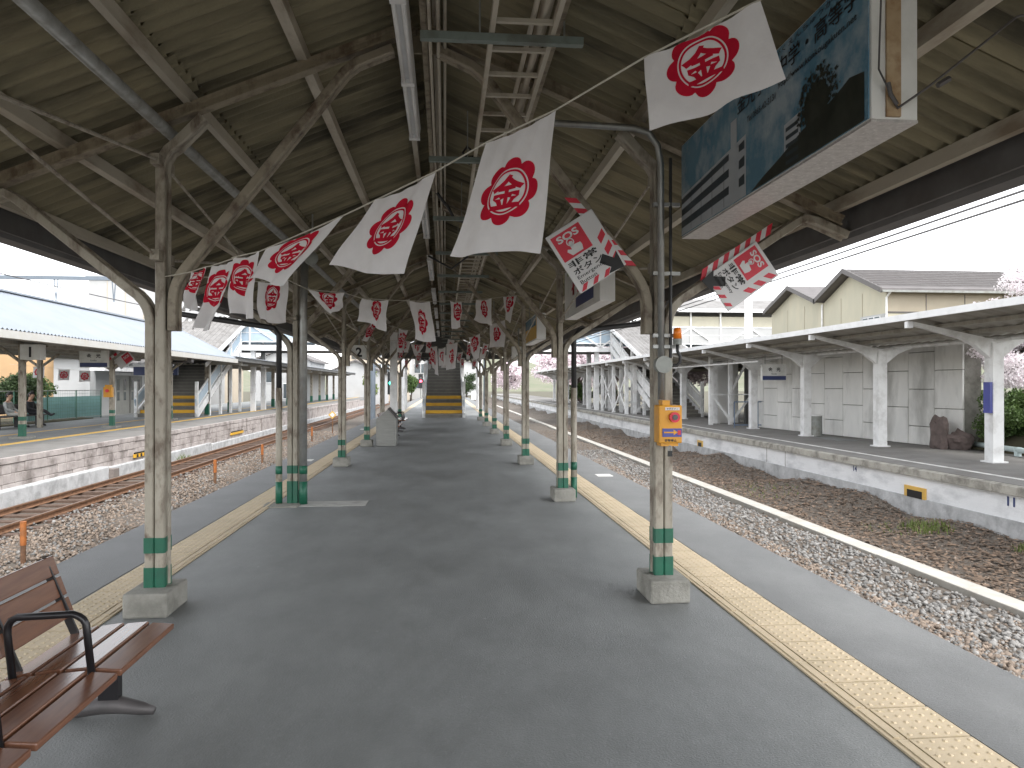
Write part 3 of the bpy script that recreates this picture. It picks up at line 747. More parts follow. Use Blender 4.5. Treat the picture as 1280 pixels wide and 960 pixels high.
def crest(maxe):
    """red eight-petal crest with a ring and the character in unit radius"""
    V = []; F = []; n = 96
    def ringof(ro, ri):
        k = len(V)
        for i in range(n):
            t = 2 * math.pi * i / n
            a, b = ro(t), ri(t)
            V.append((a * math.cos(t), a * math.sin(t))); V.append((b * math.cos(t), b * math.sin(t)))
        for i in range(n):
            j = (i + 1) % n
            F.append((k + 2 * i, k + 2 * j, k + 2 * j + 1)); F.append((k + 2 * i, k + 2 * j + 1, k + 2 * i + 1))
    ringof(lambda t: .76 + .24 * abs(math.cos(4 * t + .2)) ** .55, lambda t: .685)
    ringof(lambda t: .645, lambda t: .585)
    gv, gf = glyphs('金', .034)
    xs = [p[0] for p in gv]; ys = [p[1] for p in gv]; cx, cy = (max(xs) + min(xs)) / 2, (max(ys) + min(ys)) / 2
    s = 1.12 / max(max(xs) - min(xs), max(ys) - min(ys)); k = len(V)
    V += [((x - cx) * s, (y - cy) * s) for x, y in gv]; F += [(a + k, b + k, c + k) for a, b, c in gf]
    return fine_tris(V, F, maxe)
CREST_HI = crest(.16); CREST_LO = crest(.45)

ROPE_NAMES = ['nearest', 'second', 'third', 'fourth', 'fifth']
def flag(tl, tr, bl, br, seed, label, group, cu=.5, cv=.5, rad=.38, amp=.016, hi=True, waves=1.3):
    rr = random.Random(seed)
    tl, tr, bl, br = map(Vector, (tl, tr, bl, br))
    nrm = (tr - tl).cross(bl - tl).normalized()
    if nrm.y > 0: nrm = -nrm                               # towards the camera side
    ph = rr.uniform(0, 6.28); ph2 = rr.uniform(0, 6.28)
    w = ((tr - tl).length + (br - bl).length) / 2; h = ((bl - tl).length + (br - tr).length) / 2
    def P(u, v, off=0.0):
        p = tl * (1 - u) * (1 - v) + tr * u * (1 - v) + bl * (1 - u) * v + br * u * v
        d = amp * (math.sin(6.28 * waves * u + ph + 1.3 * v) * (.12 + v) + .6 * math.sin(5 * v + ph2) * v + .45 * math.sin(6.28 * (2.4 * u - .8 * v) + ph2) * v)
        d += amp * .5 * math.sin(6.28 * (3.7 * u + .9 * v) + ph2 * 2) * (1 - .6 * v) * (.25 + .75 * abs(math.sin(3 * v + ph))) * .6
        sag = -.018 * math.sin(math.pi * u) * (1 - v) + .012 * math.sin(6.28 * u + ph) * v * v
        return p + nrm * (d + off) + Vector((0, 0, sag))
    root = thing('crest_flag', tl.lerp(tr, .5), label, 'flag', group)
    nu, nv = (18, 22) if hi else (7, 9)
    m = MB()
    m.add([P(i / nu, j / nv) for j in range(nv + 1) for i in range(nu + 1)],
          [(j * (nu + 1) + i, j * (nu + 1) + i + 1, (j + 1) * (nu + 1) + i + 1, (j + 1) * (nu + 1) + i) for j in range(nv) for i in range(nu)])
    m.build('cloth', 'cloth', root, smooth=True, fixn=False)
    V, F = CREST_HI if hi else CREST_LO
    R_ = rad * min(w, h * .72)
    for side in ((1, -1) if hi else (1,)):
        e = MB(); e.add([P(min(max(cu + x * R_ / w, 0.005), .995), min(max(cv - y * R_ / h, .005), .995), side * (.0016 if hi else .004)) for x, y in V], F)
        e.build('crest', 'cloth_red', root, fixn=False)
    return root

def rope(pts, label, r=.004):
    m = MB(); full = []
    for a, b in zip(pts[:-1], pts[1:]):
        a = Vector(a); b = Vector(b)
        for i in range(6): full.append(a.lerp(b, i / 6))
    full.append(Vector(pts[-1]))
    m.tube(full, r, 5)
    tag(m.build('flag_rope', 'rope'), label, 'rope')

F1 = [  # corners tl, tr, bl, br, crest centre u, v, radius
    ((.76, 2.73, 2.807), (1.086, 2.427, 2.885), (.77, 2.66, 2.486), (1.136, 2.34, 2.568), .48, .34, .60, 'white flag with red crest near its top edge, before the picture sign'),
    ((.186, 3.263, 2.642), (.462, 3.007, 2.702), (.015, 3.38, 2.157), (.399, 3.02, 2.107), .52, .50, .38, 'large white crest flag blown sideways, in the centre under the cable tray'),
    ((-.35, 3.76, 2.497), (-.042, 3.475, 2.568), (-.606, 3.97, 2.184), (-.2, 3.58, 2.086), .55, .45, .46, 'white crest flag slanting left, next left of the largest flag'),
    ((-1.054, 4.415, 2.358), (-.533, 3.931, 2.455), (-1.144, 4.47, 2.185), (-.905, 4.25, 2.119), .5, .36, .6, 'white crest flag pulled to a slanting triangle, left of the slanting flag'),
    ((-1.315, 4.657, 2.344), (-1.10, 4.47, 2.353), (-1.3, 4.62, 1.99), (-1.15, 4.5, 1.956), .45, .35, .5, 'narrow gathered white crest flag beside the triangular one'),
    ((-1.50, 4.83, 2.316), (-1.27, 4.62, 2.342), (-1.611, 4.90, 1.911), (-1.46, 4.75, 1.901), .5, .36, .5, 'long twisted white crest flag near the first left column'),
    ((-1.677, 4.993, 2.302), (-1.53, 4.85, 2.316), (-1.752, 5.04, 2.06), (-1.64, 4.93, 2.044), .6, .25, .5, 'small folded white crest flag tight against the first left column brace')]
for i, (a, b, c, d, u, v, r, l) in enumerate(F1): flag(a, b, c, d, 100 + i, l, 'crest flags on the nearest rope', u, v, r, amp=.016 if i < 4 else .03)
rope([(1.56, 2.0, 3.12)] + [p for f in F1 for p in (f[1], f[0])] + [(-1.93, 5.22, 2.30)], 'pale flag rope stretched across the platform nearest the camera')
F2 = [((-1.533, 6.152, 2.405), (-1.377, 6.571, 2.481), (-1.533, 6.12, 2.089), (-1.394, 6.5, 2.096), .5, .35, .5),
      ((-1.261, 6.882, 2.439), (-1.021, 7.527, 2.494), (-1.133, 7.226, 2.236), (-1.05, 7.45, 2.331), .5, .35, .7),
      ((-.885, 7.891, 2.482), (-.647, 8.533, 2.542), (-.917, 7.806, 2.243), (-.677, 8.452, 2.184), .55, .38, .62),
      ((-.435, 9.102, 2.601), (-.201, 9.729, 2.666), (-.39, 9.221, 2.123), (-.14, 9.894, 2.145), .5, .5, .46),
      ((.068, 10.453, 2.764), (.251, 10.944, 2.81), (.127, 10.612, 2.387), (.238, 10.91, 2.411), .6, .35, .5),
      ((.495, 11.599, 2.914), (.787, 12.385, 3.036), (.48, 11.561, 2.592), (.804, 12.43, 2.563), .5, .35, .55),
      ((1.049, 13.087, 3.152), (1.384, 13.99, 3.296), (1.086, 13.187, 2.859), (1.181, 13.444, 2.707), .5, .3, .6)]
for i, (a, b, c, d, u, v, r) in enumerate(F2):
    flag(a, b, c, d, 200 + i, f'white crest flag, {ORD[i]} from the left on the second nearest rope', 'crest flags on the second rope', u, v, r, amp=.025, waves=1.0)
rope([(-1.93, 5.28, 2.33)] + [p for f in F2 for p in (f[0], f[1])] + [(1.54, 14.3, 3.3)], 'pale flag rope running from first left to third right column')
F3 = [((.983, 16.013, 2.907), (1.25, 15.18, 2.923), (.953, 16.106, 2.401), (1.263, 15.138, 2.351), .5, .45, .45),
      ((.567, 17.308, 2.69), (.799, 16.587, 2.735), (.669, 16.991, 2.147), (.767, 16.686, 2.173), .5, .35, .5),
      ((.041, 18.948, 2.629), (.316, 18.092, 2.621), (.062, 18.884, 1.943), (.297, 18.15, 1.988), .5, .5, .42),
      ((-.171, 19.61, 2.536), (.021, 19.012, 2.549), (-.127, 19.473, 2.061), (.041, 18.948, 2.089), .5, .45, .45),
      ((-.469, 20.539, 2.649), (-.215, 19.747, 2.608), (-.305, 20.028, 2.031), (-.171, 19.609, 1.807), .4, .4, .5),
      ((-1.014, 22.237, 2.81), (-.591, 20.92, 2.715), (-.849, 21.724, 2.403), (-.718, 21.315, 2.527), .5, .3, .6),
      ((-1.366, 23.336, 3.0), (-1.07, 22.413, 2.9), (-1.305, 23.145, 2.62), (-1.127, 22.592, 2.55), .5, .35, .5)]
for i, (a, b, c, d, u, v, r) in enumerate(F3):
    flag(a, b, c, d, 300 + i, f'white crest flag, {ORD[i]} from the right on the third nearest rope', 'crest flags on the third rope', u, v, r, hi=False, amp=.03)
rope([(1.54, 14.4, 3.1)] + [p for f in F3 for p in (f[1], f[0])] + [(-1.9, 24.6, 3.05)], 'pale flag rope running from third right towards fifth left column')
def far_rope(A, B, n, sag, w, h, k, side, label, gname, seed):
    A = Vector(A); B = Vector(B); rr = random.Random(seed); pts = [tuple(A)]
    d = (B - A).normalized()
    for i in range(n):
        t = (i + .6) / (n + .2); p = A.lerp(B, t); p.z -= sag * 4 * t * (1 - t)
        q = p + d * w; sx = rr.uniform(-.16, .03); sh_ = rr.uniform(.35, 1.0)
        hh = h * rr.uniform(.75, 1.05)
        flag(p, q, p + Vector((sx, rr.uniform(-.1, .1), -hh)), p + d * w * sh_ + Vector((sx, 0, -hh * rr.uniform(.8, 1.05))), seed * 10 + i,
             f'white crest flag, {ORD[i]} from the {side} on the {k} rope', gname, .5, rr.uniform(.35, .5), .5, hi=False, amp=.03)
        pts += [tuple(p), tuple(q)]
    rope(pts + [tuple(B)], label)
far_rope((-1.93, 14.3, 2.95), (1.54, 23.4, 2.9), 6, .12, .5, .55, 'fourth nearest', 'left', 'pale flag rope leaving the third left column', 'crest flags on the fourth rope', 41)
far_rope((-1.93, 24.7, 2.95), (1.54, 32.4, 2.8), 6, .15, .5, .55, 'farthest left-to-right', 'left', 'pale flag rope before the far stairs', 'crest flags on the fifth rope', 42)
far_rope((1.54, 23.6, 2.9), (-1.93, 33.0, 2.8), 6, .15, .5, .55, 'farthest right-to-left', 'right', 'pale flag rope crossing towards the far stairs', 'crest flags on the sixth rope', 43)

# ------------------------------------------------------------------ illuminated picture sign
X = 1.72; Y0, Y1, Z0, Z1 = 2.80, 5.17, 2.62, 3.30
sg = thing('picture_sign', (X + .1, 4.0, Z0), 'long hanging picture sign of a white school building under blue sky', 'sign')
MB().box(X + .002, X + .2, Y0 + .002, Y1, Z0 + .012, Z1).build('case', 'sign_white', sg, bevel=.004)
MB().box(X, X + .2, Y0, Y1, Z0, Z0 + .011).build('bottom_plate', 'pearl', sg)
MB().box(X - .004, X + .0015, Y0 + .015, Y1 - .01, Z0 + .018, Z1 - .01).build('sky_panel', 'sign_sky', sg)
ex, ez = (0, -1, 0), (0, 0, 1)
def sp(y, z, o=.0055): return (X - o, y, z)
def quad(mb, pts, o, mi=0): mb.add([sp(y, z, o) for y, z in pts], [tuple(range(len(pts)))], mi)
pb = MB()
# left wing of the printed school: bands of wall and windows in slight perspective
quad(pb, [(5.15, 2.64), (4.02, 2.64), (4.02, 2.99), (5.15, 2.92)], .0055)
quad(pb, [(4.24, 2.64), (4.15, 2.64), (4.15, 3.13), (4.24, 3.13)], .0066)
quad(pb, [(3.55, 2.64), (3.38, 2.64), (3.38, 2.88), (3.55, 2.87)], .0055)
pb.build('printed_building', 'sign_bldg', sg)
def win(pts, o): m_ = MB(); quad(m_, pts, o); m_.build('printed_window', 'sign_window', sg, fixn=False)
for z0, z1, dz in ((2.86, 2.90, .055), (2.775, 2.825, .04), (2.69, 2.74, .02)):
    win([(5.15, z0), (4.27, z0 + dz), (4.27, z1 + dz), (5.15, z1)], .0066)
    win([(4.12, z0 + dz), (4.04, z0 + dz), (4.04, z1 + dz + .01), (4.12, z1 + dz)], .0066)
for k in range(5): win([(3.53, 2.66 + k * .042), (3.4, 2.66 + k * .042), (3.4, 2.68 + k * .042), (3.53, 2.68 + k * .042)], .0066)
for k in range(1, 5): win([(5.15 - k * .2, 2.65), (5.144 - k * .2, 2.65), (5.144 - k * .2, 2.95), (5.15 - k * .2, 2.95)], .0072)
pt = MB()
quad(pt, [(3.95, 2.64), (2.84, 2.64), (2.84, 2.84), (2.95, 2.86), (3.05, 2.83), (3.2, 2.8), (3.36, 2.78), (3.6, 2.72), (3.8, 2.68)], .006)
rr = random.Random(5)
crown = []
for i in range(40):
    t = 2 * math.pi * i / 40; r_ = 1 + rr.uniform(-.12, .12)
    crown.append((3.22 + .115 * math.cos(t) * r_, 2.86 + .10 * math.sin(t) * r_))
quad(pt, crown, .0075)
for i in range(420):
    t = rr.uniform(0, 6.28); d_ = rr.uniform(.75, 1.55) if rr.random() < .8 else rr.uniform(1.2, 1.8)
    y_ = 3.22 + .115 * d_ * math.cos(t); z_ = min(2.86 + .10 * d_ * math.sin(t), 3.02); k_ = rr.uniform(.005, .016); a_ = rr.uniform(0, 6.28)
    if y_ < 2.86 or z_ < 2.65: continue
    quad(pt, [(y_ + k_ * math.cos(a_ + j), z_ + k_ * math.sin(a_ + j)) for j in (0, 2.1, 4.2)], .0077 + i * 4e-6)
pt.build('printed_trees', 'sign_tree', sg)
tx = MB()
put_text(tx, '金光学園中学・高等学校', sp(3.44, 3.185, .0085), ex, ez, w=1.40, h=.098, bold=.008)
put_text(tx, 'こんこうがくえんちゅうがっこう', sp(3.40, 3.262, .0085), ex, ez, w=1.05, h=.032)
put_text(tx, 'http://www.konkougakuen.net', sp(3.25, 3.09, .009), ex, ez, w=.72, h=.042, bold=.008)
put_text(tx, 'Tel.0865-42-3131', sp(3.82, 3.06, .009), ex, ez, w=.36, h=.036, bold=.008)
tx.build('lettering', 'ink', sg, fixn=False)
MB().box(X + .06, X + .12, Y0 - .012, Y0 - .001, Z0 + .02, Z1).build('hanger_bar', 'rust_bar', sg)
def wr_tube(p, r, n): MB().tube(p, r, n).build('hanging_wire', 'cast_grey', sg)
wr_tube([(X + .1, Y0 - .02, Z0 + .05), (X + .0, Y0 - .05, Z0 + .19), (X - .1, 2.55, 3.42)], .004, 5)
wr_tube([(X + .1, Y0 - .02, Z0 + .05), (X + .2, Y0 - .05, Z0 + .12), (X + .55, 2.7, 3.02), (X + .95, 2.6, 3.08)], .005, 5)
wr_tube([(X + .05, Y0 - .035, Z0 + .145), (X + .06, Y0 - .035, Z0 + .10), (X + .09, Y0 - .03, Z0 + .06)], .009, 5)
wr_tube([(X + .25, Y0 - .05, Z0 + .135), (X + .3, Y0 - .05, Z0 + .165)], .012, 5)
for y in (Y0 + .3, Y1 - .3): wr_tube([(X + .1, y, Z1), (X + .1, y, 3.45)], .008, 5)


# second hanging advertisement and the yellow one beyond
def ad_sign(x, y0, y1, z0, z1, label, face, extra):
    s_ = thing('advertisement_sign', (x + .09, (y0 + y1) / 2, z0), label, 'sign')
    MB().box(x, x + .18, y0, y1, z0, z1).build('case', 'white_metal', s_)
    MB().box(x - .004, x - .0005, y0 + .03, y1 - .03, z0 + .03, z1 - .03).build('face', face, s_)
    extra(s_, x)
    MB().tube([(x + .09, y0 + .2, z1), (x + .09, y0 + .2, raf_z(x) + .1)], .01, 6).build('hanger', 'galv_dull', s_)
    MB().tube([(x + .09, y1 - .2, z1), (x + .09, y1 - .2, raf_z(x) + .1)], .01, 6).build('hanger', 'galv_dull', s_)
def ad1(s_, x):
    m = MB()
    rr = random.Random(3)
    for k in range(4):                                     # tall red brush lettering, too far off to read
        yc = 10.1 - k * .42
        for j in range(3):
            o = rr.uniform(-.09, .09); w_ = rr.uniform(.035, .06)
            m.add([(x - .0045, yc + o + w_, 2.82), (x - .0045, yc + o - w_, 2.82), (x - .0045, yc + o * .4 - w_, 3.12), (x - .0045, yc + o * .4 + w_, 3.12)], [(0, 1, 2, 3)])
        z = 2.95 + rr.uniform(-.06, .06)
        m.add([(x - .0048, yc + .13, z), (x - .0048, yc - .13, z + .04), (x - .0048, yc - .13, z + .08), (x - .0048, yc + .13, z + .04)], [(0, 1, 2, 3)])
    m.build('brush_lettering', 'ad_red', s_, fixn=False)
    MB().box(x - .0055, x - .0045, 8.7, 9.9, 2.62, 2.76).build('name_band', 'navy', s_)
    MB().box(x - .0055, x - .0045, 9.6, 10.6, 3.15, 3.21).build('slogan_band', 'ad_green', s_)
ad_sign(1.8, 8.35, 10.85, 2.54, 3.24, 'white hanging sign with red brush lettering and navy band', 'sign_white', ad1)
def ad2(s_, x): MB().box(x - .0055, x - .0045, 14.3, 16.3, 2.75, 2.95).build('upper_band', 'sign_sky', s_)
ad_sign(1.8, 14.2, 16.4, 2.46, 2.98, 'yellow hanging sign beyond the third right column', 'paint_yellow', ad2)
def number_sign(x, y, z, w, h, txt, label, d=.18):
    s_ = thing('platform_number', (x, y, z), label, 'sign')
    MB().box(x - w / 2, x + w / 2, y, y + d, z, z + h).build('case', 'sign_white', s_)
    m = MB(); put_text(m, txt, (x, y - .003, z + h / 2), (1, 0, 0), (0, 0, 1), h=h * .68, bold=.035); m.build('numeral', 'ink', s_, fixn=False)
    MB().box(x - .02, x + .02, y + d / 2 - .02, y + d / 2 + .02, z + h, z + h + .5).build('hanger', 'galv_dull', s_)
number_sign(-2.2, 19.0, 2.23, .38, .36, '2', 'white box sign with numeral 2 hanging by left columns')
number_sign(2.0, 19.6, 2.25, .38, .36, '3', 'white box sign with numeral 3 hanging by right columns')

# ------------------------------------------------------------------ emergency boards, button box and beacon
def sos_board(o, ex, ey, w, h, flip, label):
    """o = top-left corner; ex along the top edge, ey = up"""
    o = Vector(o); ex = Vector(ex).normalized(); ey = Vector(ey).normalized(); n = ex.cross(ey)
    if n.y > 0: n = -n
    s_ = thing('emergency_board', o, label, 'sign', 'emergency button boards')
    MB().obox(o - ey * h, ex, ey, -n, w, h, .012).build('board', 'sos_white', s_, bevel=.006)
    def q2(mb, pts, k=1): mb.add([o + ex * (x * w) - ey * (y * h) + n * (.0012 * k) for x, y in pts], [tuple(range(len(pts)))])
    red = MB(); q2(red, [(.06, .06), (.66, .06), (.66, .48), (.06, .48)])
    red.build('red_square', 'sos_red', s_, fixn=False)
    st = MB()
    for i in range(3):
        y = .42 + i * .2; q2(st, [(.80, y), (.96, y - .09), (.96, y + .02), (.80, y + .11)] if not flip else [(.80, y - .3), (.96, y - .39), (.96, y - .28), (.80, y - .19)])
    for i in range(4): q2(st, [(.04 + i * .24, .99), (.14 + i * .24, .90), (.24 + i * .24, .90), (.14 + i * .24, .99)])
    st.build('warning_stripes', 'sos_red', s_, fixn=False)
    wt = MB(); c = o + n * .0026
    put_text(wt, 'SOS', c + ex * (.36 * w) - ey * (.15 * h), ex, ey, w=.44 * w, h=.11 * h, bold=.03)
    hand = [(-.10, -.13), (.12, -.13), (.15, -.03), (.14, .03), (.02, .05), (.02, .13), (-.03, .15), (-.06, .12), (-.06, -.02), (-.13, .02), (-.16, -.02)]
    poly(wt, [(x * w, y * h * .75) for x, y in hand], c + ex * (.36 * w) - ey * (.35 * h), ex, ey)
    ringv = []
    for i in range(14):
        t = 2 * math.pi * i / 14
        for r_ in (.075, .055): ringv.append(c + ex * (.34 * w + r_ * w * math.cos(t)) - ey * (.255 * h + r_ * w * math.sin(t)) )
    wt.add(ringv, [(2 * i, 2 * ((i + 1) % 14), 2 * ((i + 1) % 14) + 1, 2 * i + 1) for i in range(14)])
    wt.build('white_print', 'sos_white', s_, fixn=False)
    bk = MB()
    put_text(bk, '非常', c + ex * (.38 * w) - ey * (.56 * h), ex, ey, w=.6 * w, h=.105 * h, bold=.02)
    put_text(bk, 'ボタン', c + ex * (.4 * w) - ey * (.685 * h), ex, ey, w=.6 * w, h=.1 * h, bold=.02)
    put_text(bk, 'Emergency', c + ex * (.4 * w) - ey * (.79 * h), ex, ey, w=.58 * w, h=.07 * h, bold=.008)
    put_text(bk, 'Button', c + ex * (.28 * w) - ey * (.865 * h), ex, ey, w=.34 * w, h=.06 * h, bold=.008)
    ar = [(-.035, .09), (.035, .09), (.035, 0), (.085, 0), (0, -.09), (-.085, 0), (-.035, 0)]
    ang = R(40) if not flip else R(-35)
    ar = [(x * math.cos(ang) - y * math.sin(ang), x * math.sin(ang) + y * math.cos(ang)) for x, y in ar]
    poly(bk, ar, c + ex * ((.80 if not flip else .2) * w) - ey * ((.86 if not flip else .93) * h - (0 if not flip else .0)), ex, ey)
    bk.build('black_lettering', 'ink', s_, fixn=False)
    return s_
sos_board((.71, 5.13, 2.60), (.34, 0, .22), (-.22, 0, .34), .40, .47, False, 'tilted SOS emergency button board on the inner strut of first right column')
sos_board((2.27, 5.14, 2.61), (.175, 0, -.25), (.25, 0, .175), .305, .47, True, 'tilted SOS emergency button board on the outer bracket of first right column')
def stripes(p, q, n, w, name, label):
    p = Vector(p); q = Vector(q)
    s_ = thing(name, p, label, 'warning strip', 'striped warning strips on first right column')
    d = (q - p) / n
    u = d.normalized(); a = Vector((-u.z, 0, u.x)) * w / 2; sk = u * .03
    for i in range(n):
        A_, B_ = p + d * i, p + d * (i + 1)
        m = MB(); y = Vector((0, .012, 0))
        c = [A_ - a - sk, B_ - a - sk, B_ + a + sk, A_ + a + sk]
        m.add(c + [k + y for k in c], [(0, 1, 2, 3), (7, 6, 5, 4), (0, 4, 5, 1), (1, 5, 6, 2), (2, 6, 7, 3), (3, 7, 4, 0)])
        m.build('stripe', 'sos_red' if i % 2 == 0 else 'sos_white', s_)
stripes((.90, 5.17, 2.90), (1.34, 5.17, 2.42), 13, .06, 'warning_strip', 'red and white striped strip along the inner strut above the SOS board')
stripes((1.87, 5.17, 2.36), (2.40, 5.17, 2.71), 13, .06, 'warning_strip', 'red and white striped strip along the outer bracket by the SOS board')

bx = thing('emergency_box', (1.6, 5.14, 1.13), 'yellow emergency button box with red button on first right column', 'emergency box')
MB().box(1.515, 1.685, 5.055, 5.18, 1.14, 1.41).build('case', 'yellow_box', bx, bevel=.008)
MB().box(1.545, 1.60, 5.07, 5.16, 1.41, 1.445).build('top_lug', 'yellow_box', bx)
MB().tube([(1.625, 5.055, 1.325), (1.625, 5.03, 1.325)], .037, 20).build('button_ring', 'sos_red', bx, smooth=False)
MB().tube([(1.625, 5.035, 1.325), (1.625, 5.024, 1.325)], .02, 16).build('button', 'cast_grey', bx)
MB().box(1.56, 1.665, 5.051, 5.0545, 1.375, 1.395).build('name_plate', 'sos_white', bx)
MB().box(1.54, 1.68, 5.05, 5.0545, 1.185, 1.245).build('instruction_label', 'blue_label', bx)
m = MB(); m.box(1.55, 1.62, 5.048, 5.0499, 1.212, 1.222); poly(m, [(0, .02), (.03, 0), (0, -.02)], (1.62, 5.0485, 1.217), (1, 0, 0), (0, 0, 1)); m.build('arrow_print', 'yellow_box', bx)
m = MB(); m.box(1.65, 1.672, 5.048, 5.0499, 1.2, 1.232); m.build('picture_print', 'ad_red', bx)
m = MB(); put_text(m, '非常停止', (1.6, 5.0535, 1.16), (1, 0, 0), (0, 0, 1), w=.09, h=.02, bold=.03); m.build('lettering', 'ink', bx, fixn=False)
m = MB(); put_text(m, '非常ボタン', (1.612, 5.0505, 1.385), (1, 0, 0), (0, 0, 1), w=.085, h=.013, bold=.02); m.build('lettering', 'ink', bx, fixn=False)
MB().box(1.535, 1.66, 5.07, 5.17, 1.118, 1.14).build('hinge', 'yellow_box', bx)
pk = MB().box(1.585, 1.615, 5.06, 5.078, 1.045, 1.085).build('padlock', 'black', bx)
MB().tube([(1.59, 5.069, 1.08), (1.59, 5.069, 1.11), (1.595, 5.069, 1.12), (1.605, 5.069, 1.12), (1.61, 5.069, 1.11), (1.61, 5.069, 1.08)], .004, 6).build('shackle', 'galv', pk)
bc = thing('beacon', (1.665, 5.1, 1.86), 'orange warning beacon on a bent conduit beside first right column', 'beacon')
MB().tube([(1.665, 5.1, 1.885), (1.665, 5.1, 1.955), (1.665, 5.1, 1.965)], [.03, .028, .02], 16).build('lens', 'orange', bc, smooth=True)
MB().cyl((1.665, 5.1), .032, 1.845, 1.886, 16).build('base', 'galv_dull', bc)
MB().tube([(1.665, 5.1, 1.85), (1.665, 5.1, 1.8), (1.685, 5.1, 1.76), (1.685, 5.1, 1.72), (1.66, 5.1, 1.695), (1.60, 5.1, 1.69)], .012, 8).build('conduit', 'black_pipe', bc, smooth=True)

# loudspeakers under the roof
for i, (x, y, z, l) in enumerate(((-1.6, 9.0, 3.08, 'grey round loudspeaker under the roof above the left columns'), (1.2, 17.8, 2.95, 'dark loudspeaker under the roof by the yellow sign'))):
    s_ = thing('loudspeaker', (x, y, z), l, 'loudspeaker')
    MB().tube([(x, y - .1, z), (x, y - .07, z), (x, y, z), (x, y + .08, z)], [.075, .085, .06, .03], 18).build('horn', 'galv_dull' if i == 0 else 'black', s_, smooth=True)
    MB().tube([(x, y + .02, z + .05), (x, y + .02, raf_z(x) + .1)], .01, 6).build('bracket', 'galv_dull', s_)

# ------------------------------------------------------------------ benches
def bench(y0, nseat, L, label, x0=-1.72, x1=-1.33, zs=.41, first_open=True):
    s_ = thing('platform_bench', ((x0 + x1) / 2, y0, 0), label, 'bench', 'platform benches')
    W = (x1 - x0 + .06) / 4
    for k in range(nseat):
        ya, yb = y0 + k * (L + .03), y0 + k * (L + .03) + L
        for j in range(4):
            xa = x0 - .03 + j * W
            ta = R((11, 7, 4, -5)[j]); zb_ = zs + (-.028, -.010, -.002, 0)[j]
            q = MB().obox((xa + .004, ya, zb_ - .028), (math.cos(ta), 0, math.sin(ta)), (0, 1, 0), (-math.sin(ta), 0, math.cos(ta)), W - .008, yb - ya, .028).build('seat_slat', 'wood', s_, bevel=.006)
        for j in range(3):
            za, zb = zs + .05 + j * .098, zs + .05 + j * .098 + .09
            xa, xb = x0 - .02 - .36 * (za - zs), x0 - .02 - .36 * (zb - zs)
            m = MB().obox((xa, ya, za), (0, 1, 0), Vector((xb - xa, 0, zb - za)).normalized(), Vector((-(zb - za), 0, xb - xa)).normalized(), yb - ya, .092, .022)
            m.build('back_slat', 'wood', s_, bevel=.005)
        for yy in (ya + .06, yb - .06):
            MB().bar((x0 - .005, yy, zs - .04), (x0 - .16, yy, zs + .33), .035, .012, up=(0, 1, 0)).build('back_support', 'frame_black', s_)
    for k in range(nseat + 1):
        if k == nseat: continue
        yy = y0 + k * (L + .03) - .015
        xa, xb, zt = x0 + .0, x1 - .1, zs + .225
        pts = [(xa + .01, yy, zs - .03), (xa - .01, yy, zt - .07)] + [(xa - .01 + .05 - .05 * math.cos(R(a)), yy, zt - .055 + .05 * math.sin(R(a))) for a in (15, 45, 75)] + \
              [(xb - .05, yy, zt)] + [(xb - .05 + .05 * math.sin(R(a)), yy, zt - .055 + .05 * math.cos(R(a))) for a in (25, 50, 75)] + [(xb + .02, yy, zs - .02)]
        MB().tube(pts, .0145, 10).build('armrest', 'frame_black', s_, smooth=True)
    yt = y0 + nseat * (L + .03)
    MB().box(x0 + .13, x0 + .19, y0 - .02, yt, zs - .085, zs - .03).build('seat_beam', 'frame_black', s_)
    for yy in ((y0 + .2, yt - .12) if nseat < 3 else (y0 + .2, yt - .12)):
        MB().bar((x0 + .16, yy, .04), (x0 + .16, yy, zs - .03), .09, .045, up=(0, 1, 0)).build('leg', 'frame_black', s_)
        f_ = MB()
        f_.tube([(x0 - .07, yy, .02), (x0 + .0, yy, .032), (x0 + .12, yy, .055), (x0 + .2, yy, .055), (x0 + .3, yy, .034), (x0 + .36, yy, .02)], [.018, .03, .04, .04, .03, .018], 10)
        f_.build('foot', 'cast_grey', s_, smooth=True)
    return s_
bench(1.86, 3, .58, 'brown slatted bench with black armrests at the lower left')
bench(21.0, 3, .58, 'brown slatted bench beyond the steel cabinet', x0=-1.75, x1=-1.32)
bench(24.4, 3, .58, 'brown slatted bench farthest along, before the stairs', x0=-1.75, x1=-1.32)

# steel cabinet with a gabled lid
cb = thing('steel_cabinet', (-1.5, 19.2, 0), 'grey steel cabinet with a gabled lid standing by left columns', 'cabinet')
MB().ext([(-1.75, .0), (-1.24, .0), (-1.24, .72), (-1.45, .95), (-1.75, .70)], 18.85, 19.5).build('body', 'steel_brushed', cb, bevel=.01)
MB().ext([(-1.46, .955), (-1.22, .70), (-1.205, .715), (-1.44, .98)], 18.8, 19.55).build('lid', 'cast_grey', cb)
MB().box(-1.70, -1.3, 18.842, 18.85, .08, .62).build('door', 'steel_brushed', cb)
wc = thing('square_column', (-1.72, 24.9, 0), 'white square steel column rising beside the left bench', 'column')
MB().box(-1.84, -1.60, 24.8, 25.04, .0, 3.35).build('shaft', 'white_steel', wc)
MB().box(-1.92, -1.52, 24.72, 25.12, .0, .03).build('base_plate', 'galv_dull', wc)

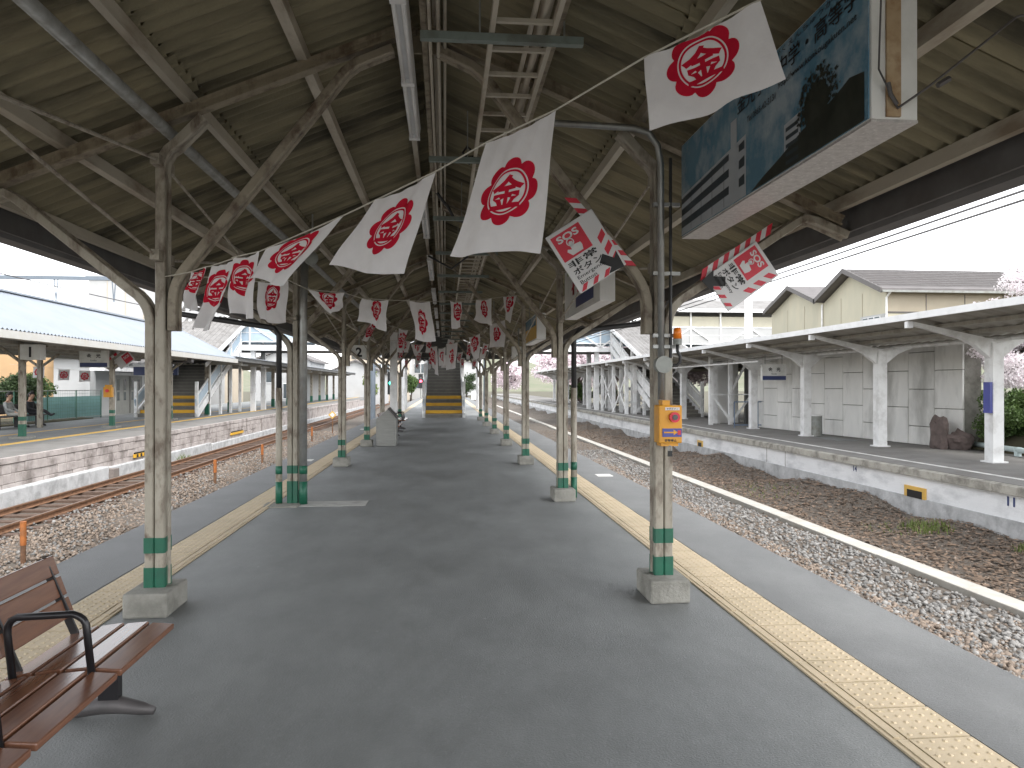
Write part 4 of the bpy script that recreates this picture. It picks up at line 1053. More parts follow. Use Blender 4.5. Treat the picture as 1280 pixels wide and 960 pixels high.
# ------------------------------------------------------------------ stairs up to the footbridge
BY0, BY1, BZ = 45.2, 48.4, 3.95             # footbridge depth range and floor height
def staircase(x0, x1, y0, label, roofz=None, yellow=True, panel='panel_blue'):
    cheeks = True
    s_ = thing('staircase', ((x0 + x1) / 2, y0, 0), label, 'stairs', 'stairs up to the footbridge')
    n = 23; rise = BZ / n; run = (BY0 - y0) / n
    for k in range(n):
        st = MB().box(x0, x1, y0 + k * run, y0 + (k + 1) * run + .05, max(0, k * rise - .15), (k + 1) * rise - .03).build('step', 'stair_riser', s_)
        MB().box(x0, x1, y0 + k * run - .03, y0 + (k + 1) * run - .031, (k + 1) * rise - .03, (k + 1) * rise).build('tread', 'stair_tread', st)
        if yellow and k in (1, 3, 5): MB().box(x0 + .02, x1 - .02, y0 + k * run - .045, y0 + k * run - .031, (k + 1) * rise - .155, (k + 1) * rise + .003).build('yellow_nosing', 'stripe_yellow', st)
    d = Vector((0, BY0 - y0, BZ)).normalized()
    for x in (x0 - .06, x1 + .06):
        if cheeks:
            MB().bar((x, y0 - .1, .05), (x, BY0, BZ + .05), .08, .36, up=(0, 0, 1)).build('stringer', 'white_steel', s_)
            MB().bar((x, y0 - .1, 1.0), (x, BY0, BZ + 1.0), .06, .08).build('hand_rail', 'white_steel', s_)
            MB().bar((x, y0 - .1, .62), (x, BY0, BZ + .62), .03, .5).build('side_panel', panel, s_)
            MB().bar((x, y0 - .1, .4), (x, BY0, BZ + .4), .05, .06).build('mid_rail', 'white_steel', s_)
        for k in range(5):
            y = y0 + k * (BY0 - y0) / 4.2; z = BZ * (y - y0) / (BY0 - y0)
            MB().box(x - .07, x + .07, y - .07, y + .07, 0, z + 1.75).build('post', 'white_steel', s_)
    if roofz is not None:
        za, zb = roofz
        ya, yb = y0 + .1, BY0 + .6; m = MB(); nx = 26; V = []; F = []
        for i in range(nx + 1):
            x = x0 - .45 + (x1 - x0 + .9) * i / nx; dz = .035 * (1 if i % 2 else -1)
            V += [(x, ya, za + dz), (x, yb, zb + dz)]
        for i in range(nx): F.append((2 * i, 2 * i + 2, 2 * i + 3, 2 * i + 1))
        m.add(V, F); m.build('roof_sheeting', 'corr_grey', s_)
        for x in (x0 - .46, x1 + .46): MB().bar((x, ya, za - .05), (x, yb, zb - .05), .05, .22).build('roof_edge', 'white_steel', s_)
    return s_
staircase(-.95, .86, 35.4, 'central staircase with yellow edged steps at the end of canopy', (2.75, 6.0))
staircase(-15.0, -12.25, 37.2, 'left platform staircase with yellow edged steps', (2.62, 5.75))
staircase(10.45, 12.55, 34.8, 'right platform staircase behind the slender white columns', (2.6, 5.75), False, 'white_steel')

fb = thing('footbridge', (0, BY0, BZ), 'covered steel footbridge crossing all tracks behind the stairs', 'footbridge')
X0, X1 = -15.6, 23.5
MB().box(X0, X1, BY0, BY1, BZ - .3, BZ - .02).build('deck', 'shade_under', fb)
for y in (BY0 - .08, BY1 + .02):
    MB().box(X0, X1, y, y + .06, BZ - .28, BZ + .02).build('girder', 'white_steel', fb)
    MB().box(X0, X1, y - .02, y + .08, BZ + 1.28, BZ + 1.36).build('top_chord', 'white_steel', fb)
    MB().box(X0, X1, y - .015, y + .02, BZ + .22, BZ + .28).build('rail', 'white_steel', fb)
    MB().box(X0, X1, y + .0, y + .02, BZ + .78, BZ + .82).build('rail', 'white_steel', fb)
    MB().box(X0, X1, y + .02, y + .05, BZ + .28, BZ + 1.28).build('parapet', 'panel_blue', fb)
    i = 0; x = X0
    while x < X1 - .1:
        MB().box(x - .05, x + .05, y - .03, y - .001, BZ, BZ + 2.3).build('upright', 'white_steel', fb)
        xa, xb = (x, x + 1.95) if i % 2 else (x + 1.95, x)
        MB().bar((xa, y - .035, BZ + .02), (xb, y - .035, BZ + 1.3), .1, .03, up=(0, 1, 0)).build('diagonal', 'white_steel', fb)
        x += 1.95; i += 1
MB().box(12.9, X1, BY0 - .05, BY0 - .02, BZ + 1.38, BZ + 2.0).build('upper_panel', 'panel_cream', fb)
MB().box(12.9, X1, BY0 - .07, BY0 - .064, BZ + .29, BZ + 1.27).build('lower_panel', 'plaster_pale', fb)
MB().box(X0, X1, BY0 - .5, BY1 + .5, BZ + 2.3, BZ + 2.42).build('roof', 'corr_grey', fb)
MB().box(X0, X1, BY0 - .56, BY0 - .5, BZ + 2.24, BZ + 2.46).build('roof_edge', 'white_steel', fb)
for x in (-11.6, -2.6, 2.2, 9.6, 14.5):
    MB().box(x - .14, x + .14, BY0 + .2, BY0 + .48, GZ, BZ - .3).build('pier', 'white_steel', fb)
    MB().box(x - .14, x + .14, BY1 - .5, BY1 - .22, GZ, BZ - .3).build('pier', 'white_steel', fb)
# braced steel trestles on the right platform under the stair head
for i, y in enumerate((38.5, 41.5, 44.5)):
    tr = thing('steel_trestle', (11.5, y, 0), f'white cross braced steel trestle under the right stairs, {ORD[i]} from the camera', 'trestle', 'white braced trestles under the right stairs')
    for x in (9.75, 10.2, 12.7): MB().box(x - .09, x + .09, y - .09, y + .09, 0, 3.1).build('leg', 'white_steel', tr)
    for a, b in (((10.2, .1), (12.7, 2.6)), ((10.2, 2.6), (12.7, .1))): MB().bar((a[0], y - .1, a[1]), (b[0], y - .1, b[1]), .1, .03, up=(0, 1, 0)).build('brace', 'white_steel', tr)
    for a, b in (((y, .1), (y + 3, 2.2)), ((y, 2.2), (y + 3, .1))): MB().bar((9.75, a[0], a[1]), (9.75, b[0], b[1]), .03, .12, up=(0, 0, 1)).build('brace', 'white_steel', tr)

# ------------------------------------------------------------------ right platform: canopy, wall, house
rc = thing('slim_canopy', (11.05, 10, 0), 'slim butterfly canopy on single white columns over the right platform', 'canopy')
CY = [6.0, 9.9, 13.75, 17.62, 21.45, 25.3, 29.1, 33.0, 37.0, 41, 45, 49, 53, 57, 61, 65, 69, 73]
def rroof(x): return 2.86 - .20 * (x - 9.2) if x < 11.05 else 2.49 + .2 * (x - 11.05)
for i, y in enumerate(CY):
    c = MB().box(10.93, 11.17, y - .12, y + .12, 0, 2.42).build('column', 'white_steel', rc, bevel=.01)
    MB().box(10.88, 11.22, y - .17, y + .17, 0, .03).build('base_plate', 'white_steel', c)
    # haunched beam rising to both sides
    prof = [(9.3, rroof(9.3) - .09), (9.3, rroof(9.3) - .02), (11.05, rroof(11.05) - .02), (12.8, rroof(12.8) - .02), (12.8, rroof(12.8) - .09), (11.75, 2.46), (11.5, 2.36), (11.17, 2.1), (10.93, 2.1), (10.6, 2.36), (10.3, 2.5)]
    MB().ext(prof, y - .07, y + .07).build('haunched_beam', 'white_steel', rc)
    MB().box(9.17, 9.29, y - .05, y + .05, 2.70, 2.83).build('beam_end', 'white_metal', rc)
for x in (9.9, 10.5, 11.6, 12.2): MB().box(x - .03, x + .03, 2, 75, rroof(x) - .015, rroof(x) + .06).build('purlin', 'deck_under', rc)
n = 44
for xa, xb in ((9.2, 11.05), (11.06, 12.95)):
    y = 2.0
    while y < 74:
        # folded deck sheets, ribs running with the fall
        V = []; F = []
        for i in range(9):
            yy = y + 1.4 * i / 8; dz = (.0, .05)[(i // 1) % 2]
            V += [(xa, yy, rroof(xa) + .06 + dz), (xb, yy, rroof(xb) + .06 + dz)]
        for i in range(8): F.append((2 * i, 2 * i + 1, 2 * i + 3, 2 * i + 2))
        MB().add(V, F).build('deck_sheet', 'deck_under', rc); y += 1.4
MB().box(9.14, 9.2, 2, 75, rroof(9.2) - .01, rroof(9.2) + .12).build('fascia', 'white_metal', rc)
MB().tube([(11.4, 2, 2.52), (11.4, 75, 2.52)], .05, 8).build('gutter_pipe', 'white_steel', rc)
MB().box(10.2, 10.3, 23, 33, 2.32, 2.37).build('conduit_tray', 'white_steel', rc)
bs = thing('blue_post_board', (10.88, 13.4, 1.2), 'narrow blue board fixed to the nearest right platform column', 'sign')
MB().box(10.84, 10.9, 13.6, 13.78, 1.0, 1.62).build('board', 'blue_label', bs)
nb = thing('litter_bin', (11.3, 21.5, 0), 'grey litter bin beside a slender right platform column', 'bin')
MB().cyl((11.35, 21.45), .2, 0, .62, 16).build('body', 'galv_dull', nb, smooth=False)
MB().cyl((11.35, 21.45), .215, .62, .66, 16).build('lid', 'white_steel', nb)
def name_sign(x, y, z, w, h, label, facing=(1, 0, 0), ny=-1):
    s_ = thing('station_sign', (x, y, z), label, 'sign')
    MB().box(x - w / 2, x + w / 2, y, y + .12, z, z + h).build('case', 'sign_white', s_)
    MB().box(x - w / 2 + .02, x + w / 2 - .02, y - .004, y - .0005, z + .02, z + h * .28).build('band', 'navy', s_)
    m = MB(); put_text(m, '金　光', (x, y - .003, z + h * .68), (1, 0, 0), (0, 0, 1), h=h * .26, bold=.03)
    put_text(m, 'Konko', (x, y - .003, z + h * .41), (1, 0, 0), (0, 0, 1), h=h * .09, bold=.01); m.build('lettering', 'ink', s_, fixn=False)
    for dx in (-w * .35, w * .35): MB().tube([(x + dx, y + .06, z + h), (x + dx, y + .06, z + h + .45)], .012, 6).build('hanger', 'galv_dull', s_)
name_sign(11.05, 23.6, 1.72, .85, .55, 'white station name sign with navy band under the slim canopy')

# retaining wall of interlocking panels
rw = thing('retaining_wall', (12.1, 21, 0), 'tall pale retaining wall of interlocking concrete panels behind the right platform', 'wall')
P0, P1 = Vector((12.55, 16.6, 0)), Vector((11.62, 26.2, 0))
wd = (P1 - P0); WL = wd.length; wd.normalize(); wn_ = Vector((-wd.y, wd.x, 0));
if wn_.x > 0: wn_ = -wn_
MB().obox(P0 - wn_ * .5, wd, (0, 0, 1), wn_, WL, 3.0, .47).build('core', 'concrete', rw)
pw_, ph_ = .92, .97; ncol = int(WL / pw_)
pm = {}
for c in range(ncol + 1):
    for r in range(-1, 4):
        za = r * ph_ + (ph_ / 2 if c % 2 else 0); zb = za + ph_
        za, zb = max(za, 0), min(zb, 3.05)
        if zb - za < .1: continue
        w = min(pw_, WL - c * pw_)
        if w < .1: continue
        o = P0 + wd * (c * pw_ + .008) - wn_ * (.03 + random.uniform(0, .008)); o.z = za + .008
        MB().obox(o, wd, (0, 0, 1), wn_, w - .016, zb - za - .016, .06).build('panel', 'concrete_pale', rw, bevel=.012)
MB().obox(P0 - wn_ * .35 + Vector((0, 0, 3.06)), wd, (0, 0, 1), wn_, WL, .12, .45).build('cap', 'coping', rw)
MB().box(11.64, 13.8, 26.2, 26.5, 0, 3.1).build('return_wall', 'concrete_pale', rw)
# dark bay with braced frame left of the wall
bf = thing('braced_frame', (12.2, 28, 0), 'white cross braced steel frame before a dark bay on the right platform', 'frame')
for x in (10.5, 11.3, 12.15, 13.2): MB().box(x - .07, x + .07, 27.95, 28.09, 0, 3.4).build('post', 'white_steel', bf)
for x0, x1 in ((11.3, 12.15), (12.15, 13.2)):
    MB().bar((x0, 27.92, 1.3), (x1, 27.92, 2.9), .09, .03, up=(0, 1, 0)).build('brace', 'white_steel', bf)
    MB().bar((x0, 27.92, .1), (x1, 27.92, 1.2), .09, .03, up=(0, 1, 0)).build('brace', 'white_steel', bf)
MB().bar((10.5, 27.88, 1.2), (13.2, 27.88, 1.2), .08, .04).build('cross_beam', 'white_steel', bf)
MB().bar((11.3, 27.90, .1), (10.5, 27.90, 1.2), .09, .03, up=(0, 1, 0)).build('brace', 'white_steel', bf)
MB().box(12.2, 13.6, 28.6, 28.8, 0, 3.4).build('bay_shade_panel', 'shade_under', bf)  # dark panel stands in for the shade deep in the bay
MB().box(11.0, 12.2, 29.4, 29.6, 0, 3.4).build('grey_back', 'concrete_pale', bf)
hr = thing('hand_railing', (11.5, 26.0, 0), 'blue tubular railing before the dark bay on the right platform', 'railing')
for x in (10.6, 11.5, 12.0): MB().tube([(x, 25.9, 0), (x, 25.9, .95)], .02, 8).build('upright', 'blue_rail', hr)
for z in (.1, .95): MB().tube([(10.6, 25.9, z), (12.0, 25.9, z)], .02, 8).build('rail', 'blue_rail', hr)
pp = thing('low_pipe_rail', (12.6, 15, 0), 'low mint coloured pipe rail at the foot of green bank', 'rail')
MB().tube([(12.9, 17.2, .14), (12.0, 12.0, .14)], .06, 10).build('pipe', 'pipe_mint', pp, smooth=True)
for t in (.1, .45, .8): MB().box(12.9 - .9 * t - .05, 12.9 - .9 * t + .05, 17.2 - 5.2 * t - .05, 17.2 - 5.2 * t + .05, 0, .2).build('support', 'pipe_mint', pp)
wp = thing('white_pole', (12.9, 30, 0), 'tall white steel pole standing behind the slim canopy', 'pole')
MB().cyl((12.9, 30.0), .16, 0, 5.9, 16).build('shaft', 'white_steel', wp, smooth=True)
MB().box(12.6, 13.2, 29.8, 30.2, 0, .1).build('base', 'concrete', wp)

# ground behind the wall, rising to the right
def bank_z(X, Y):
    b = np.clip((X - 12.7) / 1.8, 0, 1) ** .8 * 1.5 + np.clip((X - 15) / 8, 0, 1) * 2.2
    return b * np.clip((Y - 2) / 6, 0, 1) - .05 + .08 * np.sin(X * 3 + Y * 2)
grid_sheet('bank_right', 12.7, 70, 2, 17.2, 60, 30, bank_z, 'earth')
grid_sheet('terrace_right', 13.0, 70, 16.9, 70, 30, 30, lambda X, Y: 2.75 + 0 * X + np.clip((X - 20) / 40, 0, 1) * 2, 'earth')

hs = thing('cream_house', (17, 26.7, 2.7), 'cream house with two gables and grey tiled roof above the retaining wall', 'house')
HX0, HX1 = 17.0, 23.2
GY = [26.7, 31.4, 36.6]
ez_ = [5.32, 5.32]
for i in range(2):
    ya, yb = GY[i], GY[i + 1]; ym = (ya + yb) / 2; ze = 5.25; zp = 6.25 - .05 * i
    MB().ext([(ya, 2.6), (yb - .01, 2.6), (yb - .01, ze), (ym, zp), (ya, ze)], HX0, HX1, 'x').build('wall', 'house_cream', hs)
    for a, b in ((ya, ym), (yb, ym)):
        s_ = 1 if a < b else -1
        m = MB(); e = .35 if i == 0 and a == ya else .05
        sl = (zp - ze) / abs(ym - a)
        pa = (a - s_ * e, ze - sl * e + .06); pb_ = (b, zp + .06)
        m.ext([pa, pb_, (pb_[0], pb_[1] + .12), (pa[0], pa[1] + .12)], HX0 - .4, HX1 + .4, 'x'); m.build('roof_slope', 'tile_roof', hs)
        MB().ext([(pa[0], pa[1] - .06), (pb_[0], pb_[1] - .06), (pb_[0], pb_[1] + .14), (pa[0], pa[1] + .14)], HX0 - .46, HX0 - .405, 'x').build('bargeboard', 'trim_dark', hs)
MB().box(HX0 - .02, HX1 + .05, 26.66, 26.7, 3.6, 4.0).build('skirting_band', 'rusty_tin', hs)
MB().box(HX0, HX1, 26.67, 26.698, 4.36, 4.42).build('wall_band', 'trim_dark', hs)
MB().box(HX0 + .01, HX1, 26.672, 26.699, 4.42, 5.25).build('side_cladding', 'house_tan', hs)
MB().box(HX0 - .03, HX0 - .001, 28.4, 36.6, 3.4, 4.15).build('rusty_cladding', 'rusty_tin', hs)
MB().box(HX0 - .035, HX0 - .001, 26.75, 28.4, 3.4, 4.35).build('white_cladding', 'plaster_pale', hs)
w_ = MB().box(HX0 - .06, HX0 - .03, 27.0, 28.2, 3.98, 4.28).build('window', 'white_metal', hs)
for a in (27.05, 27.45, 27.85): MB().box(HX0 - .066, HX0 - .058, a, a + .33, 4.0, 4.26).build('pane', 'glass', w_)
MB().box(HX0 - .05, HX0 - .031, 30.0, 31.2, 3.9, 4.2).build('window', 'glass', hs)
for yy in (28.3, 29.9, 33.1, 34.8): MB().box(HX0 - .012, HX0 - .0005, yy, yy + .03, 4.16, 5.3).build('wall_seam', 'house_tan', hs)
for xx in (18.6, 20.2, 21.8): MB().box(xx, xx + .03, 26.66, 26.671, 4.43, 5.1).build('wall_seam', 'trim_dark', hs)
for k in range(9): MB().box(HX0 - .4, HX1 + .4, 26.62 + k * .26, 26.66 + k * .26, 5.25 + .19 + (.26 * k - .0) * (1.0 / 2.35), 5.25 + .215 + (.26 * k) * (1.0 / 2.35)).build('roof_rib', 'trim_dark', hs)
MB().box(HX0 - .4, HX1 + .4, 26.28, 26.36, 5.12, 5.2).build('gutter', 'galv_dull', hs)
MB().tube([(HX0 - .05, 26.33, 5.15), (HX0 - .05, 26.6, 4.95), (HX0 - .05, 26.63, 3.0)], .04, 8).build('downpipe', 'white_steel', hs)
MB().tube([(HX0 - .06, 31.4, 5.2), (HX0 - .06, 31.4, 3.0)], .04, 8).build('downpipe', 'white_steel', hs)
h2 = thing('grey_roof_house', (19, 50, 2.7), 'low building with weathered grey roof beyond the footbridge on the right', 'house')
MB().box(16.5, 30, 50, 58, 2.7, 6.6).build('wall', 'house_tan', h2)
MB().ext([(49.2, 6.5), (54, 7.9), (58.8, 6.5), (58.8, 6.7), (54, 8.1), (49.2, 6.7)], 16, 30.5, 'x').build('roof', 'corr_grey', h2)

# ------------------------------------------------------------------ left platform: canopy, booth, fence, people
lc = thing('tin_roof_canopy', (-12.6, 15, 0), 'gabled canopy with shiny corrugated metal roof over the left platform', 'canopy')
LE, LRX, LEB = -10.3, -13.0, -15.7
def lz_(x): return 4.32 - .53 * abs(x - LRX)
y = 12.0
for xa, xb in ((LE, LRX), (LRX, LEB)):
    y = 8.0
    while y < 37:
        V = []; F = []; k = 18; W = min(1.62, 37.2 - y)
        for i in range(k + 1):
            yy = y + W * i / k; dz = .028 * (1 if i % 2 else -1)
            V += [(xa, yy, lz_(xa) + dz), (xb, yy, lz_(xb) + dz)]
        for i in range(k): F.append((2 * i, 2 * i + 1, 2 * i + 3, 2 * i + 2))
        MB().add(V, F).build('roof_sheet', 'roof_metal', lc); y += 1.6
MB().box(LRX - .15, LRX + .15, 8, 37.2, lz_(LRX) + .0, lz_(LRX) + .06).build('ridge_cap', 'roof_metal', lc)
for x in (LE + .02, LEB - .02):
    MB().box(x - .07, x + .07, 8, 37.2, lz_(LE) - .22, lz_(LE) - .03).build('gutter', 'roof_edge', lc)
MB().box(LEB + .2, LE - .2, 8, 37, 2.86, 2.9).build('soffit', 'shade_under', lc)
for x in (-11.2, -12.4, -13.6, -14.8): MB().box(x - .05, x + .05, 8, 37, 2.74, 2.85).build('purlin', 'deck_under', lc)
for y in (11, 16.8, 22.6, 28.4, 34.2):
    for x in (-12.35, -14.9):
        c = MB().box(x - .075, x + .075, y - .07, y + .07, 0, 2.8).build('column', 'paint_column', lc)
        if x > -13:
            MB().box(x - .079, x + .079, y - .074, y + .074, .05, .42).build('green_band', 'paint_green', c)
            MB().box(x - .079, x + .079, y - .074, y + .074, .52, .64).build('green_band', 'paint_green', c)
            MB().box(x - .25, x + .25, y - .25, y + .25, 0, .06).build('footing', 'concrete', c)
        for s_ in (-1, 1): MB().bar((x + s_ * .05, y, 2.25), (x + s_ * .7, y, 2.74), .06, .08).build('bracket', 'paint_column', c)
    MB().bar((-15.4, y, 2.8), (-10.5, y, 2.8), .1, .14).build('beam', 'deck_under', lc)
for y in (14, 31):
    MB().box(-10.5, -10.32, y - .12, y + .12, 2.5, 2.68).build('gutter_head', 'cast_grey', lc)
    MB().tube([(-10.45, y, 2.55), (-12.2, y + .1, 2.35)], .04, 8).build('drain_pipe', 'cast_grey', lc)
number_sign(-11.92, 22.2, 2.3, .55, .44, '1', 'white box sign with numeral 1 under the tin roof canopy', d=.3)
s_ = name_sign(-12.6, 27.5, 2.2, .98, .62, 'white station name sign with navy band on the left platform')
# striped emergency board and box on the second column
eb = thing('emergency_board', (-12.0, 28.2, 2.3), 'small tilted red and white emergency board on the left platform', 'sign')
o = Vector((-11.95, 28.2, 2.15)); ex_ = Vector((.8, 0, .6)); ey_ = Vector((-.6, 0, .8))
MB().obox(o, ex_, ey_, (0, 1, 0), .62, .42, .03).build('board', 'sos_white', eb)
MB().obox(o + ex_ * .28 + ey_ * .04 - Vector((0, .004, 0)), ex_, ey_, (0, 1, 0), .3, .34, .003).build('red_square', 'sos_red', eb)
m = MB(); put_text(m, 'SOS', o + ex_ * .43 + ey_ * .26 - Vector((0, .006, 0)), ex_, ey_, w=.22, bold=.03); m.build('lettering', 'sos_white', eb, fixn=False)
for i in range(7):
    p = o + ey_ * .52 + ex_ * (i * .13 - .15)
    MB().obox(p, ex_, ey_, (0, 1, 0), .11, .09, .02).build('stripe', 'sos_red' if i % 2 == 0 else 'sos_white', eb)
eb = thing('emergency_box', (-12.35, 28.2, 1.2), 'yellow emergency button box on a left platform column', 'emergency box')
MB().box(-12.55, -12.25, 28.12, 28.31, 1.12, 1.5).build('case', 'yellow_box', eb, bevel=.02)
MB().tube([(-12.4, 28.12, 1.36), (-12.4, 28.07, 1.36)], .06, 14).build('button', 'sos_red', eb)
MB().box(-12.5, -12.3, 28.15, 28.3, 1.5, 1.58).build('top_lug', 'yellow_box', eb)
# direction sign and diamond plate at the stair foot
ds = thing('direction_sign', (-14, 36.6, 2.2), 'navy direction sign hanging before the left staircase', 'sign')
MB().box(-14.9, -12.85, 36.5, 36.62, 2.05, 2.45).build('board', 'navy', ds)
m = MB(); put_text(m, '出口　のりば', (-13.6, 36.497, 2.25), (1, 0, 0), (0, 0, 1), w=1.15, bold=.02); m.build('lettering', 'sign_white', ds, fixn=False)
MB().tube([(-13.4, 36.56, 2.45), (-13.4, 36.56, 2.8)], .02, 6).build('hanger', 'white_steel', ds)
dm = thing('diamond_sign', (-13.0, 35.9, 1.8), 'small white diamond sign hanging under the left canopy edge', 'sign')
m = MB(); Q = Vector((-12.75, 35.0, 2.02)); poly(m, [(-.2, 0), (0, -.2), (.2, 0), (0, .2)], Q, (1, 0, 0), (0, 0, 1)); m.build('plate', 'sos_white', dm)
m = MB(); poly(m, [(-.09, 0), (0, -.09), (.09, 0), (0, .09)], Q - Vector((0, .004, 0)), (1, 0, 0), (0, 0, 1)); m.build('symbol', 'ink', dm)
MB().tube([Q + Vector((0, .01, .2)), Q + Vector((0, .01, .75))], .02, 6).build('rod', 'white_steel', dm)
# crest flags on the left platform
for i, (x, y, z) in enumerate(((-15.25, 29.0, 1.85), (-14.35, 29.0, 1.75), (-13.6, 29.0, 1.7))):
    flag((x - .2, y, z + .42), (x + .2, y, z + .42), (x - .2, y - .05, z), (x + .2, y - .02, z), 500 + i, f'small crest flag under the left canopy, {ORD[i]} from the left', 'crest flags on the left platform', hi=False, rad=.5)
rope([(-16.3, 29, 2.36), (-15.25, 29, 2.27), (-14.35, 29, 2.17), (-13.6, 29, 2.12), (-12.45, 28.5, 2.3)], 'thin rope with crest flags under the left canopy')
# dark second canopy beyond the left stairs
l2 = thing('flat_canopy', (-12.2, 48, 0), 'flat dark canopy on thin posts beyond the left staircase', 'canopy')
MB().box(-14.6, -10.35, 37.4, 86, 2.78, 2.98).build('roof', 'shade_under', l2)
MB().box(-14.7, -10.3, 37.3, 86.1, 2.981, 3.02).build('roof_top', 'roof_metal', l2)
for y in (39, 43, 48.3, 53.5, 58.5, 63.5, 68.6, 73, 77.5, 82):
    c = MB().box(-12.35, -12.15, y - .1, y + .1, 0, 2.78).build('post', 'paint_column', l2)
    MB().box(-12.36, -12.14, y - .11, y + .11, .05, .6).build('green_band', 'paint_green', c)
    MB().bar((-14.4, y, 2.7), (-10.5, y, 2.7), .08, .14).build('beam', 'deck_under', l2)
for i in range(6): MB().box(-11.2, -11.08, 41 + 5 * i, 42.4 + 5 * i, 2.66, 2.74).build('lamp', 'white_metal', l2)

bo = thing('waiting_booth', (-18.3, 42, 0), 'grey booth with glazed double door behind the left platform', 'booth')
MB().box(-19.4, -17.6, 38.2, 46.5, 0, 2.95).build('wall', 'plaster_pale', bo)
MB().box(-19.7, -17.2, 37.8, 47, 2.951, 3.15).build('roof', 'trim_dark', bo)
dd = MB().box(-17.6, -17.52, 40.5, 44.3, 0, 2.25).build('door_frame', 'white_steel', bo)
MB().box(-17.519, -17.5, 40.7, 44.1, 0, 2.1).build('door', 'door_grey', bo)
for y in (40.95, 41.75, 42.75, 43.55):
    for z0, z1 in ((.75, 1.2), (1.3, 1.9)): MB().box(-17.499, -17.49, y - .12, y + .16, z0, z1).build('pane', 'glass', bo)
MB().box(-17.5, -17.47, 42.38, 42.42, .02, 2.08).build('door_joint', 'trim_dark', bo)
MB().box(-17.59, -17.4, 37.6, 38.2, 0, 2.3).build('pillar', 'plaster_pale', bo)
MB().box(-17.6, -16.9, 38.0, 45.2, 2.3, 2.5).build('lintel', 'white_steel', bo)
MB().box(-17.4, -16.9, 45.6, 46.6, 0, 1.3).build('vending_cabinet', 'cast_grey', bo)
fe = thing('mesh_fence', (-16.6, 26, 0), 'green wire fence with teal sheets behind the left platform', 'fence')
for i in range(9):
    y = 18 + i * 2.4
    MB().tube([(-16.7, y, 0), (-16.7, y, 1.35)], .03, 8).build('post', 'fence_green', fe)
    if i < 8:
        MB().tube([(-16.7, y, 1.33), (-16.7, y + 2.4, 1.33)], .02, 6).build('rail', 'galv_dull', fe)
        MB().tube([(-16.7, y, .1), (-16.7, y + 2.4, .1)], .02, 6).build('rail', 'galv_dull', fe)
        w_ = MB()
        for k in range(1, 16): w_.tube([(-16.7, y + k * .15, .1), (-16.7, y + k * .15, 1.33)], .004, 4, cap=False)
        for k in range(1, 8): w_.tube([(-16.7, y, .1 + k * .155), (-16.7, y + 2.4, .1 + k * .155)], .004, 4, cap=False)
        tag(w_.build('wire_mesh', 'fence_green', fe), kind='stuff')
for i in range(5):
    MB().box(-17.1, -17.06, 31.6 + i * 1.3, 32.88 + i * 1.3, .02, 1.05).build('teal_sheet', 'teal_sheet', fe)
MB().box(-20, -16.5, 12, 36, -.3, .05).build('verge', 'earth', pl)

# the two waiting people
def person(name, joints, bones, radii, colour, label, hair=True):
    """one skinned figure: joints in world space, bones as index pairs, colour(face centre) -> slot"""
    me = bpy.data.meshes.new('body'); me.from_pydata([Vector(j) for j in joints], bones, []); me.update()
    ob = bpy.data.objects.new('body', me); COL.objects.link(ob)
    md = ob.modifiers.new('skin', 'SKIN'); md.use_smooth_shade = True
    for i, r in enumerate(radii):
        me.skin_vertices[0].data[i].radius = (r, r) if not hasattr(r, '__len__') else r
        me.skin_vertices[0].data[i].use_root = (i == 0)
    sd = ob.modifiers.new('sub', 'SUBSURF'); sd.levels = sd.render_levels = 1
    dg = bpy.context.evaluated_depsgraph_get()
    ev = bpy.data.meshes.new_from_object(ob.evaluated_get(dg))
    bpy.data.objects.remove(ob)
    base = Vector(joints[0]); base.z = 0
    root = thing('person', base, label, 'person', 'people waiting on the left platform')
    ev.transform(Matrix.Translation(-base))
    body = bpy.data.objects.new('body', ev); COL.objects.link(body); body.parent = root
    for k in ('skin', 'jacket_grey', 'trousers_pale', 'suit_dark', 'black'): ev.materials.append(MATS[k])
    for p in ev.polygons: p.material_index = colour(p.center + base); p.use_smooth = True
    return root
